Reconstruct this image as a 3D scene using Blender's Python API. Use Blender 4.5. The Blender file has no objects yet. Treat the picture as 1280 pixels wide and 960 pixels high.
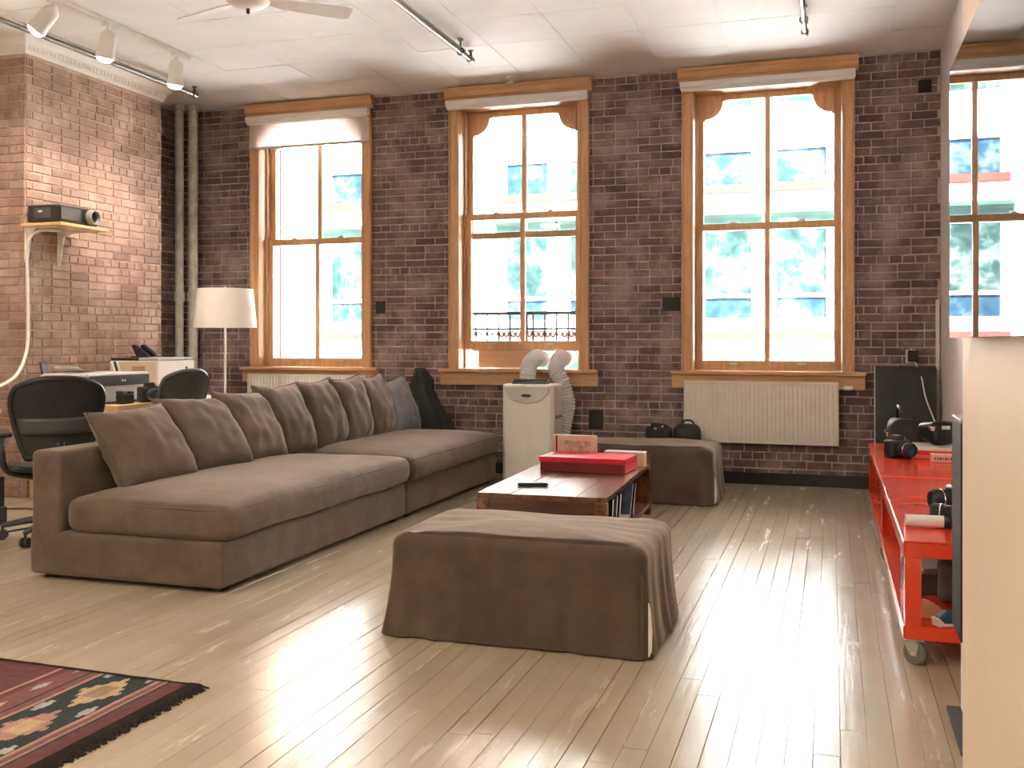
import bpy, bmesh, math, random
from mathutils import Vector, Matrix, Euler, noise
R = random.Random(7)
PI = math.pi
S = bpy.context.scene
COL = S.collection
def rad(d): return math.radians(d)

# ---------------------------------------------------------------- camera, world, sun, lamps, exposure
cam_d = bpy.data.cameras.new('camera'); cam = bpy.data.objects.new('camera', cam_d); COL.objects.link(cam)
cam.location = (0, 0, 1.22); cam.rotation_euler = (PI/2, 0, rad(17.92))
cam_d.sensor_width = 36; cam_d.lens = 36*1237/1280; cam_d.shift_y = -53/1280; cam_d.clip_start = 0.05
S.camera = cam
S.view_settings.view_transform = 'Standard'; S.view_settings.look = 'None'
S.view_settings.gamma = 1; S.view_settings.use_curve_mapping = False
S.view_settings.exposure = 1.1
cy = S.cycles
cy.max_bounces = 10; cy.diffuse_bounces = 8; cy.glossy_bounces = 4; cy.transmission_bounces = 6; cy.transparent_max_bounces = 12
cy.caustics_reflective = False; cy.caustics_refractive = False; cy.sample_clamp_indirect = 12
cy.use_denoising = True

w = bpy.data.worlds.new('sky'); S.world = w; w.use_nodes = True
wn = w.node_tree.nodes; wn.clear()
bg = wn.new('ShaderNodeBackground'); wo = wn.new('ShaderNodeOutputWorld')
wtc = wn.new('ShaderNodeTexCoord'); wsep = wn.new('ShaderNodeSeparateXYZ'); wr = wn.new('ShaderNodeValToRGB')
wr.color_ramp.elements[0].color = (0.95, 0.97, 1.0, 1); wr.color_ramp.elements[1].color = (0.50, 0.68, 1.0, 1)
wl = w.node_tree.links
wl.new(wtc.outputs['Generated'], wsep.inputs[0]); wl.new(wsep.outputs[2], wr.inputs[0]); wl.new(wr.outputs[0], bg.inputs[0])
bg.inputs[1].default_value = 13.0
wl.new(bg.outputs[0], wo.inputs[0])

sun_d = bpy.data.lights.new('sun', 'SUN'); sun = bpy.data.objects.new('sun', sun_d); COL.objects.link(sun)
sun_d.energy = 80; sun_d.angle = rad(0.6); sun_d.color = (1.0, 0.96, 0.9)
sun.rotation_euler = (rad(52), 0, rad(20))     # comes over our roof on to the facade across the street
sun.location = (0, -6, 14)
CEIL_LAMPS = [(-1.5, 0.6, 9), (-4.4, 1.6, 22), (-3.0, -1.6, 18), (-0.8, -1.8, 10), (-5.4, -1.4, 14)]
SPOT_W = 42
WARM = (1.0, 0.85, 0.67)

# ---------------------------------------------------------------- materials
def nodes_of(name):
    m = bpy.data.materials.new(name); m.use_nodes = True
    nt = m.node_tree; nt.nodes.clear()
    o = nt.nodes.new('ShaderNodeOutputMaterial'); p = nt.nodes.new('ShaderNodeBsdfPrincipled')
    nt.links.new(p.outputs[0], o.inputs[0])
    return m, nt, p, o
def N(nt, t, **kw):
    n = nt.nodes.new('ShaderNode' + t)
    for k, v in kw.items(): setattr(n, k, v)
    return n
def ramp(nt, fac, stops, interp='LINEAR'):
    r = N(nt, 'ValToRGB'); cr = r.color_ramp; cr.interpolation = interp
    while len(cr.elements) < len(stops): cr.elements.new(0.5)
    for e, (p, c) in zip(cr.elements, stops):
        e.position = p; e.color = c if len(c) == 4 else (*c, 1)
    nt.links.new(fac, r.inputs[0]); return r.outputs[0]
def tex(nt, scale, detail=4, rough=0.55, stretch=(1, 1, 1), coord='pos', dist=0):
    if coord == 'pos': c = N(nt, 'NewGeometry').outputs['Position']
    else: c = N(nt, 'TexCoord').outputs['Object']
    mp = N(nt, 'Mapping'); mp.inputs['Scale'].default_value = stretch
    nt.links.new(c, mp.inputs[0])
    t = N(nt, 'TexNoise'); t.inputs['Scale'].default_value = scale; t.inputs['Detail'].default_value = detail
    t.inputs['Roughness'].default_value = rough; t.inputs['Distortion'].default_value = dist
    nt.links.new(mp.outputs[0], t.inputs['Vector']); return t.outputs['Fac']
def mixc(nt, fac, a, b, mode='MIX'):
    m = N(nt, 'Mix', data_type='RGBA', blend_type=mode)
    for sock, v in ((m.inputs[0], fac), (m.inputs[6], a), (m.inputs[7], b)):
        if hasattr(v, 'is_linked') or hasattr(v, 'links'): nt.links.new(v, sock)
        elif isinstance(v, (int, float)): sock.default_value = v
        else: sock.default_value = (*v[:3], 1)
    return m.outputs[2]
def bump(nt, p, h, strength, dist):
    b = N(nt, 'Bump'); b.inputs['Strength'].default_value = strength; b.inputs['Distance'].default_value = dist
    nt.links.new(h, b.inputs['Height']); nt.links.new(b.outputs[0], p.inputs['Normal'])
def mat(name, col, rough=0.5, metal=0.0, var=0.12, vscale=6, stretch=(1, 1, 1), bscale=0, bstr=0.3, bdist=0.002, coord='obj', spec=0.5, sheen=0, coat=0, alpha=None, **k):
    m, nt, p, o = nodes_of(name)
    f = tex(nt, vscale, 4, 0.6, stretch, coord)
    lo = tuple(max(0, c*(1-var)) for c in col); hi = tuple(min(1, c*(1+var)) for c in col)
    nt.links.new(ramp(nt, f, [(0.3, lo), (0.7, hi)]), p.inputs['Base Color'])
    p.inputs['Roughness'].default_value = rough; p.inputs['Metallic'].default_value = metal
    p.inputs['Specular IOR Level'].default_value = spec
    if sheen: p.inputs['Sheen Weight'].default_value = sheen; p.inputs['Sheen Roughness'].default_value = 0.5
    if coat: p.inputs['Coat Weight'].default_value = coat; p.inputs['Coat Roughness'].default_value = 0.1
    if bscale: bump(nt, p, tex(nt, bscale, 4, 0.6, stretch, coord), bstr, bdist)
    return m
def emit(name, col, s):
    m, nt, p, o = nodes_of(name)
    p.inputs['Base Color'].default_value = (*col, 1); p.inputs['Emission Color'].default_value = (*col, 1); p.inputs['Emission Strength'].default_value = s
    return m

def brick_mat(name, dark, mid, light, smear, smear_amt):
    m, nt, p, o = nodes_of(name)
    g = N(nt, 'NewGeometry'); oi = N(nt, 'ObjectInfo')
    ad = N(nt, 'Math', operation='ADD'); nt.links.new(g.outputs['Random Per Island'], ad.inputs[0]); nt.links.new(oi.outputs['Random'], ad.inputs[1])
    fr = N(nt, 'Math', operation='FRACT'); nt.links.new(ad.outputs[0], fr.inputs[0])
    c = ramp(nt, fr.outputs[0], [(0.0, dark), (0.45, mid), (0.85, mid), (1.0, light)])
    fine = tex(nt, 55, 4, 0.65)
    c = mixc(nt, 0.55, c, ramp(nt, fine, [(0.3, (0.45, 0.45, 0.45)), (0.7, (1.0, 1.0, 1.0))]), 'MULTIPLY')
    big = tex(nt, 3.2, 6, 0.7)
    f = ramp(nt, big, [(0.46, (0, 0, 0)), (0.72, (smear_amt,)*3)])
    c = mixc(nt, f, c, smear)
    fl = tex(nt, 38, 5, 0.75)
    c = mixc(nt, ramp(nt, fl, [(0.62, (0, 0, 0)), (0.72, (0.55,)*3)]), c, smear)
    nt.links.new(c, p.inputs['Base Color']); p.inputs['Roughness'].default_value = 0.82; p.inputs['Specular IOR Level'].default_value = 0.3
    bump(nt, p, fine, 0.6, 0.004)
    return m
def mortar_mat(name, a, b):
    m, nt, p, o = nodes_of(name)
    f = tex(nt, 9, 6, 0.7)
    nt.links.new(ramp(nt, f, [(0.35, a), (0.65, b)]), p.inputs['Base Color'])
    p.inputs['Roughness'].default_value = 0.9
    bump(nt, p, tex(nt, 70, 4, 0.7), 0.7, 0.004)
    return m
def wood_mat(name, a, b, axis='z', rough=0.38, scale=9, coat=0.0):
    m, nt, p, o = nodes_of(name)
    st = {'z': (1, 1, 0.06), 'x': (0.06, 1, 1), 'y': (1, 0.06, 1)}[axis]
    f = tex(nt, scale*4, 6, 0.6, st, 'pos', 0.6)
    f2 = tex(nt, scale*0.35, 3, 0.5, (1, 1, 1), 'pos')
    c = ramp(nt, f, [(0.3, a), (0.7, b)])
    c = mixc(nt, 0.35, c, ramp(nt, f2, [(0.3, (0.6, 0.6, 0.6)), (0.7, (1, 1, 1))]), 'MULTIPLY')
    nt.links.new(c, p.inputs['Base Color']); p.inputs['Roughness'].default_value = rough
    if coat: p.inputs['Coat Weight'].default_value = coat; p.inputs['Coat Roughness'].default_value = 0.15
    bump(nt, p, f, 0.15, 0.001)
    return m
def fabric_mat(name, a, b, sheen=0.35):
    m, nt, p, o = nodes_of(name)
    f = tex(nt, 5, 5, 0.65, (1, 1, 1), 'pos'); fw = tex(nt, 420, 2, 0.6, (1, 1, 1), 'pos')
    c = ramp(nt, f, [(0.32, a), (0.68, b)])
    c = mixc(nt, 0.3, c, ramp(nt, fw, [(0.3, (0.6, 0.6, 0.6)), (0.7, (1, 1, 1))]), 'MULTIPLY')
    nt.links.new(c, p.inputs['Base Color']); p.inputs['Roughness'].default_value = 0.85
    p.inputs['Specular IOR Level'].default_value = 0.25
    p.inputs['Sheen Weight'].default_value = sheen; p.inputs['Sheen Roughness'].default_value = 0.4
    p.inputs['Sheen Tint'].default_value = (1.0, 0.88, 0.76, 1)
    ad = N(nt, 'Math', operation='ADD'); nt.links.new(fw, ad.inputs[0])
    f3 = tex(nt, 22, 4, 0.6, (1, 1, 1), 'pos'); ml = N(nt, 'Math', operation='MULTIPLY'); ml.inputs[1].default_value = 3.0
    nt.links.new(f3, ml.inputs[0]); nt.links.new(ml.outputs[0], ad.inputs[1])
    bump(nt, p, ad.outputs[0], 0.35, 0.0025)
    return m
def floor_mat():
    m, nt, p, o = nodes_of('painted_floorboards')
    g = N(nt, 'NewGeometry'); oi = N(nt, 'ObjectInfo')
    ad = N(nt, 'Math', operation='ADD'); nt.links.new(g.outputs['Random Per Island'], ad.inputs[0]); nt.links.new(oi.outputs['Random'], ad.inputs[1])
    fr = N(nt, 'Math', operation='FRACT'); nt.links.new(ad.outputs[0], fr.inputs[0])
    c = ramp(nt, fr.outputs[0], [(0.0, (0.47, 0.405, 0.31)), (1.0, (0.53, 0.465, 0.365))])
    big = tex(nt, 1.6, 6, 0.65)
    c = mixc(nt, 0.5, c, ramp(nt, big, [(0.3, (0.72, 0.70, 0.66)), (0.7, (1, 1, 1))]), 'MULTIPLY')
    st = tex(nt, 30, 5, 0.7, (1, 0.05, 1))
    c = mixc(nt, 0.22, c, ramp(nt, st, [(0.3, (0.7, 0.68, 0.64)), (0.65, (1, 1, 1))]), 'MULTIPLY')
    chip = tex(nt, 110, 4, 0.6, (1, 0.5, 1))
    c = mixc(nt, ramp(nt, chip, [(0.735, (0, 0, 0)), (0.77, (0.7,)*3)]), c, (0.16, 0.11, 0.07))
    nt.links.new(c, p.inputs['Base Color'])
    rr = tex(nt, 11, 6, 0.7, (1, 0.12, 1))
    nt.links.new(ramp(nt, rr, [(0.3, (0.13,)*3), (0.7, (0.31,)*3)]), p.inputs['Roughness'])
    p.inputs['Specular IOR Level'].default_value = 0.40
    s2 = N(nt, 'Math', operation='ADD'); nt.links.new(st, s2.inputs[0]); nt.links.new(tex(nt, 7, 4, 0.6, (1, 0.2, 1)), s2.inputs[1])
    bump(nt, p, s2.outputs[0], 0.22, 0.005)
    return m
def glass_mat():
    m, nt, p, o = nodes_of('window_glass'); nt.nodes.remove(p)
    fr = N(nt, 'Fresnel'); fr.inputs[0].default_value = 1.45
    t = N(nt, 'BsdfTransparent'); t.inputs[0].default_value = (0.96, 0.98, 0.975, 1)
    gl = N(nt, 'BsdfGlossy'); gl.inputs['Roughness'].default_value = 0.02
    mx = N(nt, 'MixShader'); nt.links.new(fr.outputs[0], mx.inputs[0]); nt.links.new(t.outputs[0], mx.inputs[1]); nt.links.new(gl.outputs[0], mx.inputs[2])
    nt.links.new(mx.outputs[0], o.inputs[0]); return m
def blind_mat():
    m, nt, p, o = nodes_of('roller_blind_cloth'); nt.nodes.remove(p)
    d = N(nt, 'BsdfDiffuse'); t = N(nt, 'BsdfTranslucent')
    f = tex(nt, 300, 2, 0.5); c = ramp(nt, f, [(0.3, (0.78, 0.76, 0.73)), (0.7, (0.86, 0.84, 0.81))])
    nt.links.new(c, d.inputs[0]); nt.links.new(c, t.inputs[0])
    mx = N(nt, 'MixShader'); mx.inputs[0].default_value = 0.5
    nt.links.new(d.outputs[0], mx.inputs[1]); nt.links.new(t.outputs[0], mx.inputs[2]); nt.links.new(mx.outputs[0], o.inputs[0]); return m

BRICK = brick_mat('old_brick', (0.125, 0.085, 0.086), (0.20, 0.130, 0.124), (0.31, 0.205, 0.19), (0.50, 0.41, 0.405), 0.75)
BRICK_LIT = brick_mat('lamp_lit_brick', (0.28, 0.18, 0.15), (0.40, 0.265, 0.21), (0.47, 0.325, 0.26), (0.60, 0.46, 0.385), 0.8)  # chimney breast brick: the track lights' warm glow put into a lighter colour
MORTAR = mortar_mat('mortar', (0.42, 0.335, 0.33), (0.70, 0.61, 0.60))
MORTAR_LIT = mortar_mat('lamp_lit_mortar', (0.48, 0.35, 0.28), (0.64, 0.50, 0.41))  # joints of the same breast, the lamp glow mixed into their colour too
PLASTER = mat('white_wall_paint', (0.86, 0.87, 0.88), 0.6, var=0.03, vscale=3, bscale=40, bstr=0.08)
BEIGE = mat('cream_wall_paint', (0.70, 0.595, 0.44), 0.55, var=0.03, vscale=3, bscale=60, bstr=0.08)
CEILM = mat('ceiling_paint', (0.835, 0.865, 0.875), 0.7, var=0.04, vscale=2.5, coord='pos', bscale=90, bstr=0.25, bdist=0.002)
TRIMW = mat('white_trim_paint', (0.80, 0.79, 0.76), 0.5, var=0.03)
FLOOR = floor_mat()
GAP = mat('floor_gap', (0.24, 0.20, 0.155), 0.9)
WOOD = wood_mat('honey_fir', (0.55, 0.305, 0.14), (0.74, 0.46, 0.24), 'z', 0.36)
WOODX = wood_mat('honey_fir_long', (0.55, 0.305, 0.14), (0.74, 0.46, 0.24), 'x', 0.36)
GLASS = glass_mat(); BLIND = blind_mat()
FAB = fabric_mat('taupe_velvet', (0.108, 0.080, 0.065), (0.168, 0.128, 0.104))
FABB = fabric_mat('blue_grey_velvet', (0.19, 0.205, 0.23), (0.29, 0.305, 0.335))
FABO = fabric_mat('brown_slipcover', (0.075, 0.053, 0.043), (0.112, 0.082, 0.065), 0.55)
STEEL = mat('satin_steel', (0.55, 0.55, 0.54), 0.35, 1.0, var=0.1)
CHROME = mat('chrome', (0.8, 0.8, 0.8), 0.15, 1.0, var=0.05)
PIPEG = mat('grey_pipe_paint', (0.50, 0.485, 0.455), 0.45, var=0.25, vscale=14, bscale=30, bstr=0.3)
PIPED = mat('dull_grey_pipe', (0.16, 0.155, 0.15), 0.35, 0.7, var=0.2)
BLACK = mat('black_plastic', (0.018, 0.018, 0.02), 0.38, var=0.2)
BLACKM = mat('matt_black', (0.022, 0.023, 0.025), 0.7, var=0.25, bscale=60)
DGREY = mat('dark_grey_plastic', (0.06, 0.063, 0.066), 0.45, var=0.15)
MGREY = mat('mid_grey_plastic', (0.26, 0.27, 0.28), 0.4, var=0.08)
WHITE = mat('white_plastic', (0.80, 0.80, 0.79), 0.35, var=0.03)
OFFW = mat('cream_enamel', (0.77, 0.75, 0.67), 0.35, var=0.03)
ACW = mat('white_enamel', (0.85, 0.84, 0.81), 0.35, var=0.02)
BEIGEP = mat('beige_plastic', (0.62, 0.545, 0.42), 0.45, var=0.04)
SILVER = mat('silver_plastic', (0.60, 0.61, 0.62), 0.35, 0.2, var=0.04)
SHADE = mat('lamp_shade_linen', (0.80, 0.78, 0.73), 0.8, var=0.04, bscale=200, bstr=0.2)
RED = mat('red_enamel', (0.74, 0.060, 0.022), 0.22, var=0.10, vscale=5, coat=0.3, bscale=18, bstr=0.05)
REDDK = mat('dark_red_enamel', (0.50, 0.04, 0.02), 0.3, var=0.12)
REDBOX = mat('crimson_cloth_box', (0.62, 0.008, 0.028), 0.5, var=0.08, bscale=200, bstr=0.1)
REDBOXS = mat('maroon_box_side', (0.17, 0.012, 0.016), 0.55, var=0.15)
DWOOD = wood_mat('reclaimed_dark_wood', (0.115, 0.045, 0.028), (0.27, 0.125, 0.075), 'y', 0.26, 6)
DWOODX = wood_mat('reclaimed_dark_wood_end', (0.06, 0.026, 0.018), (0.125, 0.058, 0.038), 'x', 0.35, 6)
PINE = wood_mat('pale_pine', (0.66, 0.44, 0.22), (0.80, 0.58, 0.33), 'y', 0.42, 5)
PINEX = wood_mat('pale_board', (0.58, 0.36, 0.22), (0.68, 0.45, 0.28), 'x', 0.5, 5)
CARD = mat('cardboard', (0.62, 0.48, 0.36), 0.7, var=0.12, vscale=14)
PAPER = mat('paper', (0.80, 0.79, 0.77), 0.7, var=0.03)
BLUEB = mat('blue_book_cover', (0.10, 0.15, 0.27), 0.4, var=0.35, vscale=18)
TEAL = mat('teal_plastic', (0.03, 0.12, 0.20), 0.35, var=0.2)
ORANGE = mat('orange_plastic', (0.85, 0.16, 0.03), 0.4, var=0.1)
RUBBER = mat('grey_rubber', (0.17, 0.165, 0.155), 0.6, var=0.15)
SCREEN = mat('dark_screen_glass', (0.006, 0.006, 0.007), 0.012, var=0.0, spec=0.62)
LAMPON = emit('lit_lamp_face', (1.0, 0.86, 0.62), 22)
FACADE = mat('white_facade_paint', (0.80, 0.79, 0.77), 0.8, var=0.05, vscale=1.5, coord='pos')
FBRICK = mat('facade_brick', (0.60, 0.40, 0.32), 0.85, var=0.1, vscale=8, coord='pos')
def pane_mat(name, a, b, c):
    m, nt, p, o = nodes_of(name)
    nt.links.new(ramp(nt, tex(nt, 2.3, 5, 0.65), [(0.33, a), (0.47, b), (0.60, c)]), p.inputs['Base Color'])
    p.inputs['Roughness'].default_value = 0.35; p.inputs['Specular IOR Level'].default_value = 0.06; return m
FPANE = pane_mat('facade_blue_pane', (0.003, 0.010, 0.020), (0.007, 0.018, 0.030), (0.034, 0.050, 0.060))
FPANE2 = pane_mat('facade_green_pane', (0.003, 0.009, 0.009), (0.008, 0.018, 0.017), (0.040, 0.050, 0.048))
FPALE = mat('facade_pale_shade', (0.10, 0.15, 0.17), 0.6, var=0.5, vscale=4, coord='pos', spec=0.1)
FGREEN = mat('facade_green_iron', (0.015, 0.034, 0.028), 0.5, var=0.4, vscale=2, coord='pos', spec=0.1)
FSILL = mat('facade_red_stone', (0.055, 0.014, 0.011), 0.8, var=0.2, spec=0.1)
IRON = mat('black_iron', (0.006, 0.006, 0.007), 0.6, var=0.2, spec=0.1)
ASPH = mat('pale_concrete', (0.42, 0.42, 0.41), 0.9, var=0.1)

# ---------------------------------------------------------------- mesh builder
class MB:
    def __init__(s): s.v = []; s.f = []; s.mi = []; s.m = 0
    def add(s, vs, fs, M=None):
        b = len(s.v)
        s.v += [tuple(M @ Vector(p)) if M is not None else tuple(p) for p in vs]
        s.f += [tuple(i+b for i in f) for f in fs]; s.mi += [s.m]*len(fs); return s
    def box(s, x0, x1, y0, y1, z0, z1, M=None):
        vs = [(x0,y0,z0),(x1,y0,z0),(x1,y1,z0),(x0,y1,z0),(x0,y0,z1),(x1,y0,z1),(x1,y1,z1),(x0,y1,z1)]
        return s.add(vs, [(3,2,1,0),(4,5,6,7),(0,1,5,4),(1,2,6,5),(2,3,7,6),(3,0,4,7)], M)
    def prism(s, poly, a0, a1, axis='y', M=None):
        # poly = 2-D outline (ccw); axis: the direction it is pushed along; for y -> (x,z), x -> (y,z), z -> (x,y)
        n = len(poly)
        def P(p, a):
            return {'y': (p[0], a, p[1]), 'x': (a, p[0], p[1]), 'z': (p[0], p[1], a)}[axis]
        vs = [P(p, a0) for p in poly] + [P(p, a1) for p in poly]
        fs = [tuple(range(n)), tuple(range(2*n-1, n-1, -1))] + [(i, i+n, (i+1) % n+n, (i+1) % n) for i in range(n)]
        return s.add(vs, fs, M)
    def lathe(s, prof, n=24, M=None, cap=True):
        vs = []; fs = []
        for r, z in prof:
            for k in range(n):
                a = 2*PI*k/n; vs.append((r*math.cos(a), r*math.sin(a), z))
        for j in range(len(prof)-1):
            for k in range(n):
                k2 = (k+1) % n; fs.append((j*n+k, j*n+k2, (j+1)*n+k2, (j+1)*n+k))
        if cap:
            fs.append(tuple(range(n-1, -1, -1))); b = (len(prof)-1)*n; fs.append(tuple(range(b, b+n)))
        return s.add(vs, fs, M)
    def cyl(s, p0, p1, r0, r1=None, n=16):
        p0 = Vector(p0); p1 = Vector(p1); r1 = r0 if r1 is None else r1
        d = p1-p0; M = Matrix.Translation(p0) @ d.to_track_quat('Z', 'Y').to_matrix().to_4x4()
        return s.lathe([(r0, 0), (r1, d.length)], n, M)
    def tube(s, pts, r, n=8, closed=False):
        pts = [Vector(p) for p in pts]; m = len(pts)
        rs = r if isinstance(r, (list, tuple)) else [r]*m
        vs = []; fs = []; up = None
        for i, p in enumerate(pts):
            if closed: t = pts[(i+1) % m]-pts[i-1]
            else: t = pts[min(i+1, m-1)]-pts[max(i-1, 0)]
            t.normalize()
            if up is None: up = Vector((0, 0, 1)) if abs(t.z) < 0.9 else Vector((1, 0, 0))
            x = up.cross(t).normalized(); y = t.cross(x).normalized(); up = y
            for k in range(n):
                a = 2*PI*k/n; vs.append(p + (x*math.cos(a)+y*math.sin(a))*rs[i])
        for i in range(m if closed else m-1):
            for k in range(n):
                j = (i+1) % m; k2 = (k+1) % n
                fs.append((i*n+k, i*n+k2, j*n+k2, j*n+k))
        if not closed: fs += [tuple(range(n-1, -1, -1)), tuple(range((m-1)*n, m*n))]
        return s.add(vs, fs)
    def grid(s, nu, nv, fn, M=None, wrap=False):
        vs = [fn(i/(nu-1) if not wrap else i/nu, j/(nv-1)) for j in range(nv) for i in range(nu)]
        fs = []
        for j in range(nv-1):
            for i in range(nu if wrap else nu-1):
                i2 = (i+1) % nu; fs.append((j*nu+i, j*nu+i2, (j+1)*nu+i2, (j+1)*nu+i))
        return s.add(vs, fs, M)
    def mesh(s, name, mats, smooth=False):
        me = bpy.data.meshes.new(name); me.from_pydata(s.v, [], s.f)
        for m in (mats if isinstance(mats, (list, tuple)) else [mats]): me.materials.append(m)
        if any(s.mi): me.polygons.foreach_set('material_index', s.mi)
        if smooth: me.polygons.foreach_set('use_smooth', [True]*len(me.polygons))
        me.update()
        bm = bmesh.new(); bm.from_mesh(me); bmesh.ops.recalc_face_normals(bm, faces=bm.faces); bm.to_mesh(me); bm.free()
        return me
    def build(s, name, mats, parent=None, bev=0, smooth=False, seg=2, kind=None, auto=False):
        o = bpy.data.objects.new(name, s.mesh(name, mats, smooth or auto)); COL.objects.link(o)
        if parent is not None: o.parent = parent
        if bev:
            b = o.modifiers.new('bevel', 'BEVEL'); b.width = bev; b.segments = seg; b.limit_method = 'ANGLE'; b.angle_limit = rad(40)
        if kind: o['kind'] = kind
        if auto:
            o.data.set_sharp_from_angle(angle=rad(35))
        return o
def thing(name, label, cat, loc=(0, 0, 0), rz=0, group=None, kind=None):
    o = bpy.data.objects.new(name, None); COL.objects.link(o); o.location = loc; o.rotation_euler = (0, 0, rz); o.empty_display_size = 0.1
    if label: o['label'] = label
    if cat: o['category'] = cat
    if group: o['group'] = group
    if kind: o['kind'] = kind
    return o
def tag(o, label, cat, group=None):
    o['label'] = label; o['category'] = cat
    if group: o['group'] = group
    return o
def dup(root, loc=None, rz=None, label=None):
    r = root.copy(); COL.objects.link(r)
    if loc is not None: r.location = loc
    if rz is not None: r.rotation_euler = (0, 0, rz)
    if label: r['label'] = label
    for ch in list(root.children):
        c = ch.copy(); COL.objects.link(c); c.parent = r
        for g in list(ch.children):
            d = g.copy(); COL.objects.link(d); d.parent = c
    return r
def spline(pts, n=8):
    P = [Vector(p) for p in pts]; P = [2*P[0]-P[1]] + P + [2*P[-1]-P[-2]]; out = []
    for i in range(1, len(P)-2):
        for k in range(n):
            t = k/n
            out.append(0.5*((2*P[i]) + (P[i+1]-P[i-1])*t + (2*P[i-1]-5*P[i]+4*P[i+1]-P[i+2])*t*t + (3*P[i]-P[i-1]-3*P[i+1]+P[i+2])*t**3))
    out.append(P[-2]); return out
def rbox(mb, hx, hy, hz, r, n=10, crown=0.0, side=0.0, nz=0.0, nscale=4, seed=0, M=None):
    """soft rounded box round the origin: half sizes, edge radius, crowned top, bulging sides, noise"""
    def coords(h):
        inner = max(h-r, 0.001)
        a = [-h + r*(1-math.cos(PI/2*k/4)) for k in range(4)]
        b = [-inner + 2*inner*k/n for k in range(n+1)]
        return a + b + [-x for x in reversed(a)]
    cx, cy_, cz = coords(hx), coords(hy), coords(hz)
    def push(p):
        c = Vector((max(-(hx-r), min(hx-r, p[0])), max(-(hy-r), min(hy-r, p[1])), max(-(hz-r), min(hz-r, p[2]))))
        d = Vector(p)-c
        # faces: each of the six sides, project on the rounded hull
        L = d.length
        q = c + d*(r/L) if L > 1e-9 else Vector(p)
        u, v, w_ = q.x/hx, q.y/hy, q.z/hz
        if w_ > 0: q.z += crown*max(0, 1-u**4)*max(0, 1-v**4)*w_
        if side:
            q.x += side*u*max(0, 1-w_*w_); q.y += side*v*max(0, 1-w_*w_)
        if nz:
            nn = noise.noise_vector(q*nscale + Vector((seed*7.3, seed*3.1, 0)))
            q += nn*nz
        return q
    for ax, sg in ((0, 1), (0, -1), (1, 1), (1, -1), (2, 1), (2, -1)):
        A, B = {0: (cy_, cz), 1: (cx, cz), 2: (cx, cy_)}[ax]; h = (hx, hy, hz)[ax]*sg
        vs = []
        for b in B:
            for a in A:
                p = {0: (h, a, b), 1: (a, h, b), 2: (a, b, h)}[ax]; vs.append(push(p))
        na = len(A); fs = [(j*na+i, j*na+i+1, (j+1)*na+i+1, (j+1)*na+i) for j in range(len(B)-1) for i in range(na-1)]
        mb.add(vs, fs, M)
    return mb
def weld(o, d=0.0005):
    bm = bmesh.new(); bm.from_mesh(o.data); bmesh.ops.remove_doubles(bm, verts=bm.verts, dist=d)
    bmesh.ops.recalc_face_normals(bm, faces=bm.faces); bm.to_mesh(o.data); bm.free(); return o

# projection used only to choose which bricks and boards show largest
CA, SA = math.cos(rad(17.92)), math.sin(rad(17.92))
def depth(x, y): return -x*SA + y*CA

# ================================================================ SETTING
XL, XR, YB, YF, ZC = -6.45, 0.84, 8.72, -4.0, 3.60
WINS = [(-5.58, -4.24), (-3.43, -2.08), (-1.25, 0.18)]
Z0, Z1 = 0.83, 3.55      # casing bottom / top

# --- floor with separate boards
fl = MB().box(XL-0.1, XR+0.6, YF, YB+0.1, -0.14, -0.006).build('floor', GAP); fl['kind'] = 'structure'
board_v = []
for k in range(4):
    mb = MB(); e = 0.5
    mb.add([(-.5,-.5,-.5),(.5,-.5,-.5),(.5,.5,-.5),(-.5,.5,-.5),(-.492,-.4997,.5),(.492,-.4997,.5),(.492,.4997,.5),(-.492,.4997,.5),
            (-.5,-.5,.45),(.5,-.5,.45),(.5,.5,.45),(-.5,.5,.45)],
           [(3,2,1,0),(4,5,6,7),(0,1,9,8),(1,2,10,9),(2,3,11,10),(3,0,8,11),(8,9,5,4),(9,10,6,5),(10,11,7,6),(11,8,4,7)])
    board_v.append(mb.mesh('plank', FLOOR)); 
bw = 0.078; boards = []
x = XL
while x < XR+0.5:
    y = YF + R.uniform(-2.0, 0)
    while y < YB:
        L = R.uniform(1.6, 3.0); y0, y1 = max(y, YF), min(y+L, YB-0.005)
        if y1-y0 > 0.05: boards.append((x+bw/2, (y0+y1)/2, y1-y0-0.0018, R.gauss(0, 0.0004), R.gauss(0, 0.0013)))
        y += L
    x += bw
def vis_board(b):
    x, y, L, dz, tl = b
    y0 = max(y-L/2, 2.2); y1 = y+L/2
    if y1 <= y0+0.1: return 0
    ym = (y0+y1)/2; d = depth(x, ym); lat = x*CA+ym*SA
    if d < 0.5 or abs(lat/d) > 0.56 or x > 0.5: return 0
    if -3.9 < x < -2.85 and 4.2 < ym < 8: return 0
    return (y1-y0)/d**2
boards.sort(key=vis_board, reverse=True)
rest = MB()
for i, (x, y, L, dz, tl) in enumerate(boards):
    if i < 300:
        o = bpy.data.objects.new('plank', board_v[i % 4]); COL.objects.link(o); o.parent = fl
        o.location = (x, y, -0.010+dz); o.scale = (bw-(0.0006 if i % 6 else 0.0034), L, 0.02); o.rotation_euler = (0, tl, 0)
    else:
        M = Matrix.Translation((x, y, -0.010+dz)) @ Matrix.Diagonal((bw-0.0022, L, 0.02, 1))
        rest.add([tuple(v.co) for v in board_v[0].vertices], [tuple(p.vertices) for p in board_v[0].polygons], M)
rest.build('planks', FLOOR, fl, kind='stuff')

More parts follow.
